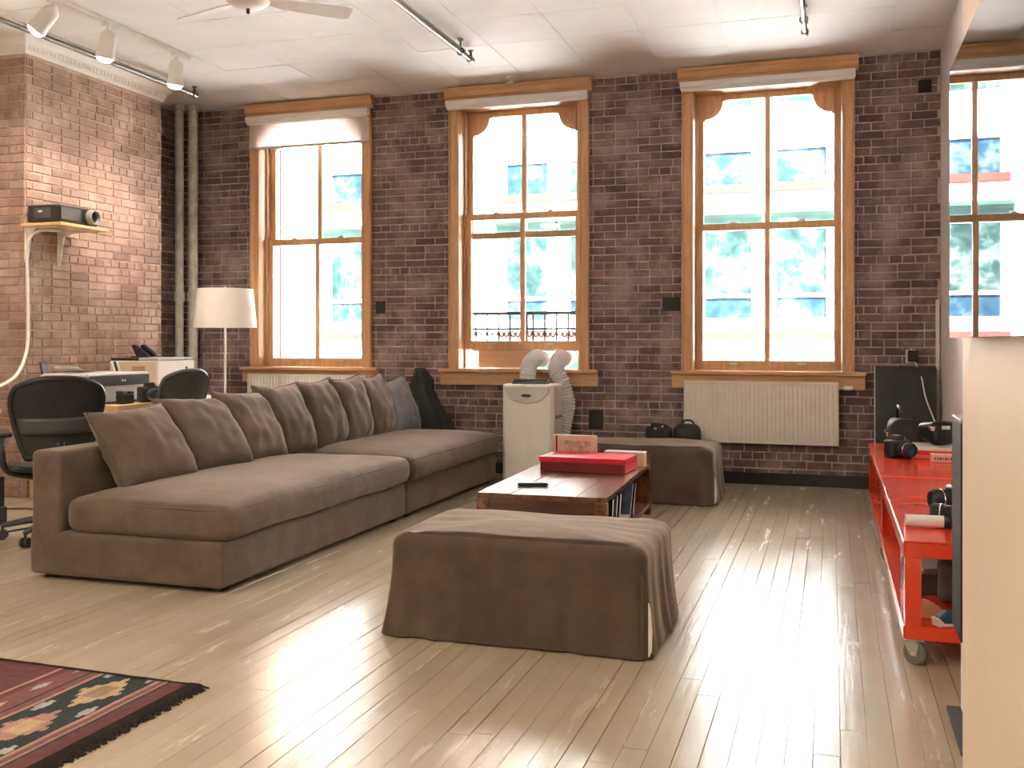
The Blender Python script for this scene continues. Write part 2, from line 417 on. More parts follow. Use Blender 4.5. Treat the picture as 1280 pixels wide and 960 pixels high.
# --- ceiling with separate tiles
ce = MB().box(XL-0.1, XR+0.6, YF, YB+0.4, ZC+0.006, ZC+0.2).build('ceiling', CEILM); ce['kind'] = 'structure'
tm = MB().box(-.302, .302, -.302, .302, 0, 0.014).mesh('panel', CEILM)
tiles = MB(); ts = 0.61
ix = 0
for i in range(13):
    for j in range(21):
        cx_, cy2 = XR+0.2-ts*(i+0.5), YB-ts*(j+0.5)
        if cx_ < XL-0.1 or cy2 < YF: continue
        if cy2 > 4.2:
            o = bpy.data.objects.new('panel', tm); COL.objects.link(o); o.parent = ce
            o.location = (cx_, cy2, ZC+R.gauss(0, 0.0012)); o.rotation_euler = (R.gauss(0, 0.0015), R.gauss(0, 0.0015), 0)
        else: tiles.box(cx_-.302, cx_+.302, cy2-.302, cy2+.302, ZC, ZC+0.014)
tiles.build('panels', CEILM, ce, kind='stuff')

# --- window wall
wb = MB()
xs = [XL-0.3]
for a, b in WINS: xs += [a+0.06, b-0.06]
xs.append(XR+0.6)
T0, T1 = YB, YB+0.42
for i in range(0, len(xs), 2): wb.box(xs[i], xs[i+1], T0, T1, -0.1, ZC+0.05)
for a, b in WINS:
    wb.box(a+0.06, b-0.06, T0, T1, -0.1, 0.90); wb.box(a+0.06, b-0.06, T0, T1, 3.47, ZC+0.05)
wall_back = wb.build('wall_back', MORTAR); wall_back['kind'] = 'structure'

bmesh_v = []
for k in range(5):
    mb = MB(); rr = random.Random(k); c = 0.03
    j = lambda: rr.uniform(-0.025, 0.025)
    f = [(-.5, .5, -.5), (.5, .5, -.5), (.5, .5, .5), (-.5, .5, .5)]
    m1 = [(-.5, -.2, -.5), (.5, -.2, -.5), (.5, -.2, .5), (-.5, -.2, .5)]
    fr = [(-.5+.02+j()*.4, -.5, -.5+.06+j()), (.5-.02+j()*.4, -.5, -.5+.06+j()), (.5-.02+j()*.4, -.5, .5-.06+j()), (-.5+.02+j()*.4, -.5, .5-.06+j())]
    mb.add(f+m1+fr, [(0,1,2,3)] + [(i, (i+1)%4, (i+1)%4+4, i+4) for i in range(4)] + [(i+4, (i+1)%4+4, (i+1)%4+8, i+8) for i in range(4)] + [(8,9,10,11)])
    bmesh_v.append(mb)
BH, BL, MJ = 0.069, 0.205, 0.010
def lay_bricks(parent, intervals_at, zmax, place, matl, key, hidden=lambda u, z: False, zmin=0.0, nmax=300):
    """lay courses; intervals_at(z) gives free spans along u; place(u,z,depth)->matrix; the ones that show largest become parts"""
    out = []; nrow = int((zmax-zmin)/BH)
    for r in range(nrow):
        z = zmin + (r+0.5)*BH; hdr = (r % 6 == 3)
        for (a, b) in intervals_at(z):
            L = 0.1 if hdr else BL
            u = math.floor(a/L)*L + (L/2 if r % 2 else 0) - L
            while u < b:
                LL = L
                if not hdr and R.random() < 0.13: LL = L/2
                u0, u1 = max(u, a), min(u+LL, b)
                if u1-u0 > 0.03 and z+BH/2 < zmax+0.04: out.append(((u0+u1)/2, z, u1-u0-MJ*R.uniform(0.7, 1.2)))
                u += LL
    meshes = [mb.mesh('brick', matl) for mb in bmesh_v]
    out.sort(key=lambda b: (hidden(b[0], b[1]), -key(b[0], b[1])*b[2]))
    rest = MB()
    for i, (u, z, L) in enumerate(out):
        M = place(u, z, 0) @ Matrix.Rotation(R.gauss(0, 0.006), 4, 'Y') @ Matrix.Translation((0, -0.0005-abs(R.gauss(0, 0.0018)), R.gauss(0, 0.001))) @ Matrix.Diagonal((L, 0.014, BH-MJ*R.uniform(0.8, 1.25), 1))
        if i < nmax:
            o = bpy.data.objects.new('brick', meshes[i % 5]); COL.objects.link(o); o.parent = parent; o.matrix_local = M
        else: rest.add(bmesh_v[i % 5].v, bmesh_v[i % 5].f, M)
    if rest.v: rest.build('bricks', matl, parent, kind='stuff')
def back_spans(z):
    if z < Z0+0.02: return [(XL, XR)]
    e = []; x = XL
    for a, b in WINS: e.append((x, a+0.015)); x = b-0.015
    e.append((x, XR)); return e
def back_hidden(u, z):
    if z < 0.95 and u < -2.1: return True
    if 0.3 < z < 0.9 and -1.25 < u < 0.08: return True
    if z < 0.95 and u > 0.3: return True
    return z < 0.45 and u < -0.8
lay_bricks(wall_back, back_spans, ZC, lambda u, z, d: Matrix.Translation((u, YB, z)), BRICK, lambda u, z: 1/depth(u, YB), back_hidden)

# --- left wall, brick chimney breast with white cornice, right walls, wall behind the camera
wl_ = MB().box(XL-0.3, XL, YF, YB, -0.1, ZC+0.05).build('wall_left', MORTAR); wl_['kind'] = 'structure'
lay_bricks(wl_, lambda z: [(7.84, YB)], ZC, lambda u, z, d: Matrix.Translation((XL, u, z)) @ Matrix.Rotation(PI/2, 4, 'Z'), BRICK, lambda u, z: 1, nmax=0)
PX, PY0, PY1 = -6.0, 6.19, 7.83
wc = MB().box(XL-0.05, PX, PY0, PY1, -0.1, ZC+0.05).build('wall_chimney', MORTAR_LIT); wc['kind'] = 'structure'
lay_bricks(wc, lambda z: [(PY0+0.0, PY1)], 3.47, lambda u, z, d: Matrix.Translation((PX, u, z)) @ Matrix.Rotation(PI/2, 4, 'Z'), BRICK_LIT,
           lambda u, z: 1/depth(PX, u)**2, lambda u, z: z < 0.95)
lay_bricks(wc, lambda z: [(XL, PX)], 3.47, lambda u, z, d: Matrix.Translation((u, PY0, z)), BRICK_LIT, lambda u, z: 1, nmax=0)
lay_bricks(wc, lambda z: [(XL, PX)], 3.47, lambda u, z, d: Matrix.Translation((u, PY1, z)) @ Matrix.Rotation(PI, 4, 'Z'), BRICK_LIT, lambda u, z: 1, nmax=0)
tr = MB()
prof = [(0, 3.47), (0.02, 3.47), (0.022, 3.50), (0.035, 3.51), (0.04, 3.535), (0.06, 3.55), (0.075, 3.575), (0.085, 3.60), (0, 3.60)]
n = len(prof)
path = [((PX, PY1), (1, 1)), ((PX, PY0), (1, -1)), ((XL, PY0), (0, -1))]
path = [((XL, PY1), (0, 1))] + path
vs = []
for (bx, by), (ox, oy) in path:
    for p, z in prof: vs.append((bx+ox*p, by+oy*p, z))
tr.add(vs, [(j*n+i, j*n+(i+1) % n, (j+1)*n+(i+1) % n, (j+1)*n+i) for j in range(3) for i in range(n)])
trim = tr.build('trim_1', TRIMW); trim['kind'] = 'structure'
dn = MB()
y = PY0
while y < PY1+0.03: dn.box(PX+0.036, PX+0.046, y, y+0.022, 3.512, 3.545); y += 0.044
dn.build('dentils', TRIMW, trim, kind='stuff')

wr_ = MB().box(XR, XR+0.3, 2.9, YB+0.05, -0.1, ZC+0.05).build('wall_right', PLASTER); wr_['kind'] = 'structure'
wp = MB().box(0.34, XR+0.6, YF, 2.96, -0.1, ZC+0.05).build('wall_partition', BEIGE, bev=0.004); wp['kind'] = 'structure'
wf = MB().box(XL-0.3, XR+0.6, YF-0.2, YF, -0.1, ZC+0.05).build('wall_front', PLASTER); wf['kind'] = 'structure'
o = MB().box(XL+0.01, XR-0.01, YB-0.035, YB-0.001, 0.0, 0.10).build('baseboard_back', BLACKM, bev=0.004); o['kind'] = 'structure'
o = MB().box(XR-0.018, XR-0.001, 2.97, YB-0.036, 0.0, 0.12).build('baseboard_right', TRIMW, bev=0.003); o['kind'] = 'structure'

# --- windows
def window(n, a, b, raised=0.0):
    W = thing('window_%d' % n, None, None, ((a+b)/2, YB, 0), kind='structure')
    h = (b-a)/2; yi = 0.15
    def bx(mb, x0, x1, y0, y1, z0, z1): mb.box(x0, x1, y0, y1, z0, z1)
    # casing: two moulded jamb boards and a head board on the wall face
    for s in (-1, 1):
        poly = [(-h, -0.012), (-h, -0.055), (-h+0.012, -0.062), (-h+0.022, -0.045), (-h+0.075, -0.035), (-h+0.082, -0.045), (-h+0.10, -0.045), (-h+0.106, 0.0), (-h+0.106, 0.02), (-h+0.02, 0.02)]
        if s > 0: poly = [(-x, y) for x, y in reversed(poly)]
        MB().prism(poly, 0.965, 3.47, 'z').build('casing', WOOD, W)
        # jamb lining with stop bead
        x0, x1 = sorted((s*(h-0.104), s*(h-0.055)))
        mb = MB().box(x0, x1, -0.02, 0.30, 0.94, 3.47)
        xa, xb = sorted((s*(h-0.104), s*(h-0.122)))
        mb.box(xa, xb, 0.085, 0.105, 0.97, 3.42)
        mb.build('jamb', WOOD, W, bev=0.003)
    for s_ in (-1, 1): MB().box(*sorted((s_*(h-0.052), s_*(h-0.02))), 0.302, 0.47, 0.94, 3.47).build('outer_reveal', FSILL, W)
    MB().box(-h, h, -0.05, 0.30, 3.40, 3.475).build('head_board', WOODX, W, bev=0.003)
    cr = [(-0.012, 3.47), (-0.065, 3.47), (-0.07, 3.50), (-0.085, 3.51), (-0.10, 3.55), (-0.12, 3.57), (-0.125, 3.585), (-0.012, 3.585)]
    MB().prism(cr, -h-0.03, h+0.03, 'x').build('crown_moulding', WOODX, W)
    MB().box(-h-0.09, h+0.09, -0.105, 0.115, 0.935, 0.968).build('sill', WOODX, W, bev=0.008)
    MB().box(-h-0.085, h+0.085, -0.055, -0.012, 0.815, 0.934).build('apron', WOODX, W, bev=0.006)
    MB().box(-h+0.06, h-0.06, 0.116, 0.40, 0.90, 0.95).build('outer_sill', TRIMW, W, bev=0.004)
    hw = h-0.106                     # clear half width
    def sash(name, y0, z0, z1, bot, top, lifts=False, lock=False, corbel=False):
        st, mu = 0.058, 0.046
        mb = MB()
        mb.box(-hw, -hw+st, y0, y0+0.04, z0, z1); mb.box(hw-st, hw, y0, y0+0.04, z0, z1)
        mb.box(-hw+st, hw-st, y0, y0+0.04, z0, z0+bot); mb.box(-hw+st, hw-st, y0, y0+0.04, z1-top, z1)
        s = mb.build(name, WOOD, W, bev=0.004)
        MB().box(-mu/2, mu/2, y0+0.002, y0+0.038, z0+bot, z1-top).build('muntin', WOOD, s, bev=0.004)
        for sg in (-1, 1):
            xa, xb = sorted((sg*mu/2, sg*(hw-st)))
            MB().box(xa, xb, y0+0.018, y0+0.022, z0+bot, z1-top).build('pane', GLASS, s)
            if lifts:
                xc = sg*(hw-st)*0.52
                l = MB().box(xc-0.035, xc+0.035, y0-0.014, y0+0.001, z0+bot*0.62, z0+bot*0.62+0.014); l.box(xc-0.028, xc+0.028, y0-0.020, y0-0.010, z0+bot*0.62-0.006, z0+bot*0.62+0.004)
                l.build('sash_lift', STEEL, s, bev=0.003)
            if lock:
                xc = sg*(hw-st)*0.52
                l = MB().box(xc-0.03, xc+0.03, y0+0.004, y0+0.034, z1, z1+0.010); l.cyl((xc, y0+0.02, z1+0.008), (xc, y0+0.02, z1+0.022), 0.012); l.box(xc-0.002, xc+0.04, y0+0.014, y0+0.024, z1+0.014, z1+0.021)
                l.build('sash_lock', STEEL, s, bev=0.002)
        if corbel:
            for sg in (-1, 1):
                pts = []
                X0 = hw-st; c = 0.175
                # scalloped corner bracket: concave step, then a round lobe hanging in from the corner
                out = [(X0, z1-top), (X0-c-0.012, z1-top), (X0-c-0.012, z1-top-0.012)]
                for k in range(0, 13):
                    a_ = PI + (PI*0.5)*k/12
                    out.append((X0-0.018+(c-0.022)*math.cos(a_), z1-top-0.012+(c-0.022)*math.sin(a_)))
                out += [(X0-0.018, z1-top-0.180), (X0, z1-top-0.180)]
                out = [(sg*x, z) for x, z in out]
                if sg < 0: out.reverse()
                MB().prism(out, y0-0.012, y0+0.03, 'y').build('corner_bracket', WOOD, s, bev=0.003)
        return s
    sash('upper_sash', 0.165, 2.195, 3.40, 0.06, 0.05, corbel=True)
    sash('lower_sash', 0.112, 0.968+raised, 2.255+raised, 0.085, 0.06, lifts=True, lock=True)
    return W
W1 = window(1, *WINS[0]); W2 = window(2, *WINS[1], raised=0.175); W3 = window(3, *WINS[2])

# ================================================================ OUTSIDE
YO = 22.0
bd = thing('apartment_building', 'white painted building with tall dark windows across the street', 'building', (0, YO, -8))
def part(mb, name, m, par=bd, **k): return mb.build(name, m, par, **k)
part(MB().box(-32, 22, 0, 1.0, 0, 24), 'wall', FACADE)
bay = 4.57
cols = []
for k in range(-5, 5):
    for c in (-0.62, -2.15): cols.append(c + k*bay)
fp = {}
for r in range(-2, 5):
    zb = 8 + 1.43 + r*3.17
    part(MB().box(-32, 22, -0.22, 0.02, zb-0.62, zb-0.45), 'floor_band', FACADE, bev=0.03)
    for c in cols:
        up = r % 2 == 1
        wfm = MB(); wfm.box(c-0.56, c-0.50, -0.12, 0.02, zb, zb+2.3); wfm.box(c+0.50, c+0.56, -0.12, 0.02, zb, zb+2.3)
        wfm.box(c-0.56, c+0.56, -0.12, 0.02, zb+2.24, zb+2.3); wfm.box(c-0.50, c+0.50, -0.11, 0.02, zb+0.74, zb+0.82)
        wn_ = part(wfm, 'window', FACADE)
        if up:
            MB().box(c-0.50, c+0.50, -0.04, -0.02, zb, zb+0.74).build('pane', FPANE, wn_)
            MB().box(c-0.50, c+0.50, -0.05, -0.02, zb+0.82, zb+1.72).build('window_shade', FACADE, wn_)
            MB().box(c-0.50, c+0.50, -0.04, -0.02, zb+1.72, zb+2.24).build('pane', FPANE2, wn_)
        else:
            MB().box(c-0.50, c+0.50, -0.04, -0.02, zb, zb+0.30).build('window_shade', FPALE, wn_)
            MB().box(c-0.50, c+0.50, -0.04, -0.02, zb+0.30, zb+0.74).build('pane', FPANE, wn_)
            MB().box(c-0.50, c+0.50, -0.04, -0.02, zb+0.82, zb+2.24).build('pane', FPANE2, wn_)
        MB().box(c-0.66, c+0.66, -0.26, 0.0, zb-0.16, zb).build('sill', FSILL, wn_)
        MB().prism([(0, zb+2.3), (-0.12, zb+2.3), (-0.2, zb+2.45), (-0.34, zb+2.52), (-0.34, zb+2.6), (0, zb+2.6)], c-0.72, c+0.72, 'x').build('cornice', FGREEN, wn_)
for k in range(-5, 5):
    part(MB().box(-4.25+k*bay, -3.05+k*bay, -0.16, 0.02, 0, 23.5), 'brick_pier', FBRICK, bev=0.02)
o = MB().box(-40, 30, YB+1.5, YO+2, -8.4, -8.0).build('street', ASPH); o['kind'] = 'structure'

rl = thing('balcony_railing', 'black wrought iron railing with scrolls outside the middle window', 'railing', (0, 9.75, 0.0))
MB().box(-4.6, -1.4, -0.014, 0.014, 1.495, 1.53).build('top_rail', IRON, rl, bev=0.003)
MB().box(-4.6, -1.4, -0.01, 0.01, 1.34, 1.362).build('middle_rail', IRON, rl)
MB().box(-4.6, -1.4, -0.012, 0.012, 1.12, 1.14).build('bottom_rail', IRON, rl)
xx = -4.55
while xx < -1.4:
    MB().cyl((xx, 0, 1.13), (xx, 0, 1.51), 0.010, n=8).build('baluster', IRON, rl)
    xx += 0.125
def scroll(cx_, cz, r, sg, turns=1.6):
    return [(cx_ + sg*(r*(1-0.55*t))*math.cos(2*PI*turns*t), 0, cz + (r*(1-0.55*t))*math.sin(2*PI*turns*t)) for t in [i/22 for i in range(23)]]
for i in range(25):
    c = -4.49+0.125*i
    if i > 16 and i % 2: continue
    sc = MB()
    for sg in (-1, 1):
        sc.tube(scroll(c+sg*0.031, 1.43 if i > 16 else 1.295, 0.034, sg, 1.15), 0.0075, 6)
    sc.build('scroll', IRON, rl)
for cxb in (-4.55, -3.0, -1.45):
    MB().box(cxb-0.02, cxb+0.02, -0.02, 0.02, -0.3, 1.53).build('post', IRON, rl)
o = MB().box(-4.7, -1.3, 9.16, 9.80, -0.35, -0.30).build('balcony_floor', IRON); tag(o, 'black iron balcony floor outside the middle window', 'balcony')

# ================================================================ SERVICES ON WALLS AND CEILING
for (x, y, r, lab) in ((-6.245, 8.44, 0.043, 'pale grey riser pipe in the dark corner, the one nearer the brick breast'), (-6.125, 8.50, 0.047, 'wider grey riser pipe in the corner, the one nearer the windows')):
    t = thing('riser_pipe', lab, 'pipe', (x, y, 0))
    MB().cyl((0, 0, 0.0), (0, 0, 3.595), r, n=20).build('pipe', PIPEG, t, auto=True)
    MB().lathe([(r, 3.54), (r+0.016, 3.54), (r+0.016, 3.595), (r, 3.595)], 20).build('ceiling_collar', PIPEG, t, auto=True)
    MB().lathe([(r, 1.62), (r+0.012, 1.62), (r+0.012, 1.72), (r, 1.72)], 20).build('pipe_joint', PIPEG, t, auto=True)
def ceiling_pipe(x, y0, y1, lab, hangs, r=0.019):
    t = thing('ceiling_pipe', lab, 'pipe', (x, y1, 3.5))
    MB().cyl((0, y0-y1, 0), (0, 0, 0), r, n=14).build('pipe', PIPED, t, auto=True)
    MB().cyl((0.0, y0-y1, 0.034), (0.0, -0.12, 0.034), 0.008, n=8).build('conduit', PIPEG, t, auto=True)
    e = MB().cyl((0, -0.02, 0), (0, 0.035, 0), 0.027, n=14); e.cyl((0, 0.01, 0.0), (0, 0.01, 0.07), 0.012, n=10); e.cyl((0, 0.01, 0.066), (0, 0.01, 0.074), 0.024, n=12)
    e.build('sprinkler_end', PIPED, t, auto=True)
    for hy in hangs:
        m = MB().cyl((0, hy, 0.02), (0, hy, 0.092), 0.008, n=8); m.cyl((0, hy, 0.088), (0, hy, 0.098), 0.024, n=12)
        m.tube([(0.027*math.cos(a), hy, 0.027*math.sin(a)) for a in [2*PI*k/16 for k in range(16)]], 0.005, 6, True)
        m.build('hanger', PIPED, t, auto=True)
ceiling_pipe(-5.6, 1.5, 7.78, 'long dark ceiling pipe beside the brick chimney breast and track lights', [-3.0])
ceiling_pipe(-2.78, 1.5, 7.50, 'dark ceiling pipe ending before the middle window', [-0.22, -2.6])
ceiling_pipe(-0.19, 1.5, 7.60, 'short-looking dark ceiling pipe ending before the right-hand window', [-0.3, -2.6])
sd = thing('ceiling_sprinkler', 'small white round ceiling fitting in front of the middle window top', 'sprinkler', (-2.74, 8.42, 3.597))
MB().lathe([(0.0, 0), (0.05, 0), (0.052, -0.012), (0.03, -0.02), (0.0, -0.02)], 20, cap=False).build('plate', WHITE, sd, auto=True)
MB().lathe([(0.012, -0.018), (0.012, -0.05), (0.03, -0.055), (0.03, -0.06), (0.0, -0.06)], 16, cap=False).build('head', STEEL, sd, auto=True)

# track with three lamp heads
tk = thing('track_light', 'white ceiling track with three spot heads by the chimney breast', 'light', (-5.1, 0, 3.57))
MB().box(-0.018, 0.018, 3.4, 7.02, 0.0, 0.028).build('track', WHITE, tk, bev=0.003)
def head(y, lean, tilt, lit=True):
    h = bpy.data.objects.new('lamp_head', None)
    mb = MB().cyl((0, 0, 0), (0, 0, -0.05), 0.014, n=12); mb.box(-0.03, 0.03, -0.04, 0.04, -0.016, 0.0)
    M = Matrix.Translation((0, 0, -0.05)) @ Euler((tilt, lean, 0)).to_matrix().to_4x4()
    mb.lathe([(0.012, 0.012), (0.03, 0.0), (0.052, -0.025), (0.058, -0.06), (0.06, -0.15), (0.068, -0.19), (0.068, -0.20), (0.062, -0.20), (0.056, -0.17)], 24, M, cap=False)
    o = mb.build('lamp_head', WHITE, tk, auto=True); o.location = (0, y, 0)
    d = MB().lathe([(0.056, -0.176), (0.056, -0.205), (0.045, -0.222), (0.022, -0.23), (0.0, -0.232)], 20, M, cap=False).build('lamp_face', LAMPON if lit else WHITE, o, smooth=True)
    if lit:
        ld = bpy.data.lights.new('spot', 'SPOT'); ld.energy = SPOT_W; ld.color = WARM; ld.spot_size = rad(120); ld.spot_blend = 0.8; ld.shadow_soft_size = 0.05
        l = bpy.data.objects.new('spot', ld); COL.objects.link(l); l.parent = o
        l.matrix_local = M @ Matrix.Translation((0, 0, -0.25))
head(5.52, rad(40), rad(-10)); head(6.06, rad(14), rad(4)); head(6.86, rad(10), rad(6))

# flush ceiling lamps over the rest of the loft (behind the photographer)
for k, (x, y, e) in enumerate(CEIL_LAMPS):
    t = thing('ceiling_lamp', ['round ceiling lamp behind the camera, nearest the slipcovered ottoman', 'round ceiling lamp above the striped rug', 'round ceiling lamp in the middle of the back half', 'round ceiling lamp beside the cream partition', 'round ceiling lamp in the rear corner by the left wall'][k], 'lamp', (x, y, ZC-0.002), group='round ceiling lamps')
    MB().lathe([(0.0, 0), (0.2, 0), (0.2, -0.035), (0.185, -0.035)], 28, cap=False).build('rim', WHITE, t, auto=True)
    MB().lathe([(0.185, -0.03), (0.15, -0.045), (0.0, -0.055)], 28, cap=False).build('diffuser', LAMPON, t, smooth=True)
    ld = bpy.data.lights.new('lamp', 'AREA'); ld.shape = 'DISK'; ld.size = 0.36; ld.energy = e; ld.color = WARM
    l = bpy.data.objects.new('lamp', ld); COL.objects.link(l); l.parent = t; l.location = (0, 0, -0.07)

# ceiling fan
fn = thing('ceiling_fan', 'white ceiling fan with wooden-edged blades near the top of the room', 'fan', (-3.50, 5.42, ZC-0.002))
MB().lathe([(0.0, 0), (0.07, 0), (0.075, -0.03), (0.025, -0.05), (0.02, -0.17), (0.09, -0.18), (0.13, -0.20), (0.135, -0.235), (0.10, -0.265), (0.05, -0.28), (0.0, -0.282)], 28, cap=False).build('motor', TRIMW, fn, smooth=True)
MB().lathe([(0.0, -0.28), (0.012, -0.28), (0.012, -0.305), (0.006, -0.315), (0.0, -0.315)], 12, cap=False).build('pull_switch', BLACK, fn, smooth=True)
for k in range(3):
    a = rad(42)+k*2*PI/3
    M = Matrix.Rotation(a, 4, 'Z') @ Matrix.Translation((0, 0, -0.225)) @ Matrix.Rotation(rad(-15), 4, 'X')
    MB().prism([(0.12, -0.02), (0.22, -0.055), (0.62, -0.07), (0.66, -0.05), (0.66, 0.05), (0.62, 0.07), (0.22, 0.055), (0.12, 0.02)], -0.004, 0.004, 'z', M).build('blade', WHITE, fn, bev=0.002)

# ================================================================ BLINDS, RADIATORS
def blind(i, drop, lab):
    a, b = WINS[i]; t = thing('roller_blind', lab, 'blind', ((a+b)/2, YB, 0), group='roller blinds over the windows'); h = (b-a)/2+0.005
    MB().prism([(-0.063, 3.405), (-0.115, 3.405), (-0.128, 3.42), (-0.128, 3.462), (-0.118, 3.469), (-0.063, 3.469)], -h, h, 'x').build('cassette', WHITE, t, bev=0.002)
    MB().cyl((-h+0.01, -0.092, 3.405), (h-0.01, -0.092, 3.405), 0.022, n=16).build('roller', WHITE, t, auto=True)
    if drop:
        z = 3.40-drop
        MB().grid(8, 12, lambda u, v: (-h+0.012+(2*h-0.024)*u, -0.074+0.003*math.sin(6*u+3*v), z+(3.40-z)*v)).build('blind_cloth', BLIND, t, smooth=True)
        MB().box(-h+0.012, h-0.012, -0.084, -0.068, z-0.024, z).build('bottom_bar', mat('blind_bar', (0.5, 0.47, 0.42), 0.5), t, bev=0.003)
blind(0, 0.235, 'white roller blind half lowered over the window beside the floor lamp')
blind(1, 0, 'white roller blind rolled up above the window with the air conditioner hoses')
blind(2, 0, 'white roller blind rolled up above the window over the big radiator')

def radiator(x0, x1, z0, z1, lab, grp):
    t = thing('radiator', lab, 'radiator', ((x0+x1)/2, YB, 0), group=grp); h = (x1-x0)/2
    nfl = int((x1-x0)/0.0345)
    pts = []
    def fn_(u, v):
        x = -h+2*h*u; ph = u*nfl; d = 0.5-0.5*math.cos(2*PI*ph); d = min(1, d*1.6)
        zz = z0+0.02+(z1-z0-0.04)*v; e = min(1, v/0.05, (1-v)/0.05)
        return (x, -0.13-0.0095*d*e, zz)
    mb = MB().grid(nfl*6+1, 14, fn_); mb.build('front_panel', OFFW, t, smooth=True)
    mb = MB().box(-h, h, -0.13, -0.125, z0, z1); mb.box(-h, h, -0.136, -0.124, z1-0.022, z1); mb.box(-h, h, -0.136, -0.124, z0, z0+0.022)
    mb.box(-h, h, -0.048, -0.036, z0+0.01, z1-0.01); mb.build('back_panel', OFFW, t)
    for s in (-1, 1): MB().box(*sorted((s*h, s*(h+0.004))), -0.136, -0.036, z0, z1).build('side_panel', OFFW, t, bev=0.002)
    g = MB()
    for k in range(int(2*h/0.02)): g.box(-h+0.005+k*0.02, -h+0.012+k*0.02, -0.124, -0.048, z1-0.012, z1-0.004)
    g.box(-h, h, -0.09, -0.084, z1-0.012, z1-0.002); g.build('top_grille', OFFW, t, kind='stuff')
    for s in (-0.7, 0.7): MB().box(s*h-0.02, s*h+0.02, -0.04, -0.017, z0+0.05, z1-0.05).build('bracket', OFFW, t)
    v = MB().cyl((h+0.004, -0.086, z1-0.05), (h+0.045, -0.086, z1-0.05), 0.012, n=12); v.cyl((h+0.045, -0.086, z1-0.05), (h+0.115, -0.086, z1-0.05), 0.022, 0.019, n=16)
    v.build('valve', WHITE, t, auto=True)
    MB().cyl((h+0.03, -0.086, z1-0.05), (h+0.03, -0.03, z1-0.05), 0.008, n=10).build('pipe', WHITE, t, auto=True)
    return t
radiator(-1.215, 0.05, 0.36, 0.885, 'large cream panel radiator under the right-hand window', 'cream panel radiators')
radiator(-5.55, -4.25, 0.36, 0.90, 'cream panel radiator behind the sofa, under the window with the lowered blind', 'cream panel radiators')

def plate(x, z, sx, sz, lab, d=0.028, m=BLACKM):
    o = MB().box(-sx/2, sx/2, -d, 0.0, -sz/2, sz/2).build('junction_box', m, bev=0.004); o.location = (x, YB-0.001, z)
    tag(o, lab, 'box', 'small black boxes on the brick wall')
plate(-1.345, 1.55, 0.15, 0.12, 'small black box on the brick pier left of the window above the big radiator')
plate(-4.15, 1.55, 0.09, 0.12, 'small dark box on the brick pier right of the lowered blind')
plate(-2.02, 0.52, 0.13, 0.17, 'dark box on the brick beside the air conditioner')
plate(0.72, 3.30, 0.10, 0.10, 'dark square box high on the brick near the white wall')

# ================================================================ SOFA
def sofa_section(y0, y1, lab, near):
    t = thing('sofa_section', lab, 'sofa', (-3.36, (y0+y1)/2, 0), group='sectional sofa'); hy = (y1-y0)/2
    b = MB(); rbox(b, 0.575, hy-0.004, 0.112, 0.025, 8, nz=0.004, nscale=3, seed=y0, M=Matrix.Translation((0, 0, 0.138)))
    weld(b.build('base', FAB, t, smooth=True))
    b = MB(); rbox(b, 0.10, hy-0.006, 0.305, 0.035, 10, nz=0.005, nscale=3, seed=y0+1, M=Matrix.Translation((-0.475, 0, 0.355)))
    weld(b.build('backrest', FAB, t, smooth=True))
    b = MB(); rbox(b, 0.475, hy-0.008, 0.085, 0.05, 14, crown=0.055, side=0.008, nz=0.010, nscale=2.6, seed=y0+2, M=Matrix.Translation((0.135, 0, 0.338)))
    c = weld(b.build('seat_cushion', FAB, t, smooth=True))
    # welt lines round the cushion edge
    def loop(z, e):
        hx_, hy_ = 0.475+e, hy-0.008+e; q = 0.05; pts = []
        for sx, sy, a0 in ((1, 1, 0), (-1, 1, PI/2), (-1, -1, PI), (1, -1, 3*PI/2)):
            for k in range(5):
                a = a0+PI/2*k/4; pts.append((0.135+sx*(hx_-q)+q*math.cos(a), sy*(hy_-q)+q*math.sin(a), z))
        return pts
    MB().tube(loop(0.402, -0.008), 0.0055, 6, True).build('piping', FAB, c, smooth=True)
    for sx in (-0.5, 0.5):
        for sy in (-hy+0.1, hy-0.1): MB().box(sx-0.03, sx+0.03, sy-0.03, sy+0.03, 0.0, 0.045).build('foot', BLACKM, t)
    return t
sofa_section(4.08, 6.25, 'long taupe sofa section nearer the camera, its open end towards the rug', True)
sofa_section(6.262, 8.18, 'taupe sofa section at the window end beside the air conditioner', False)

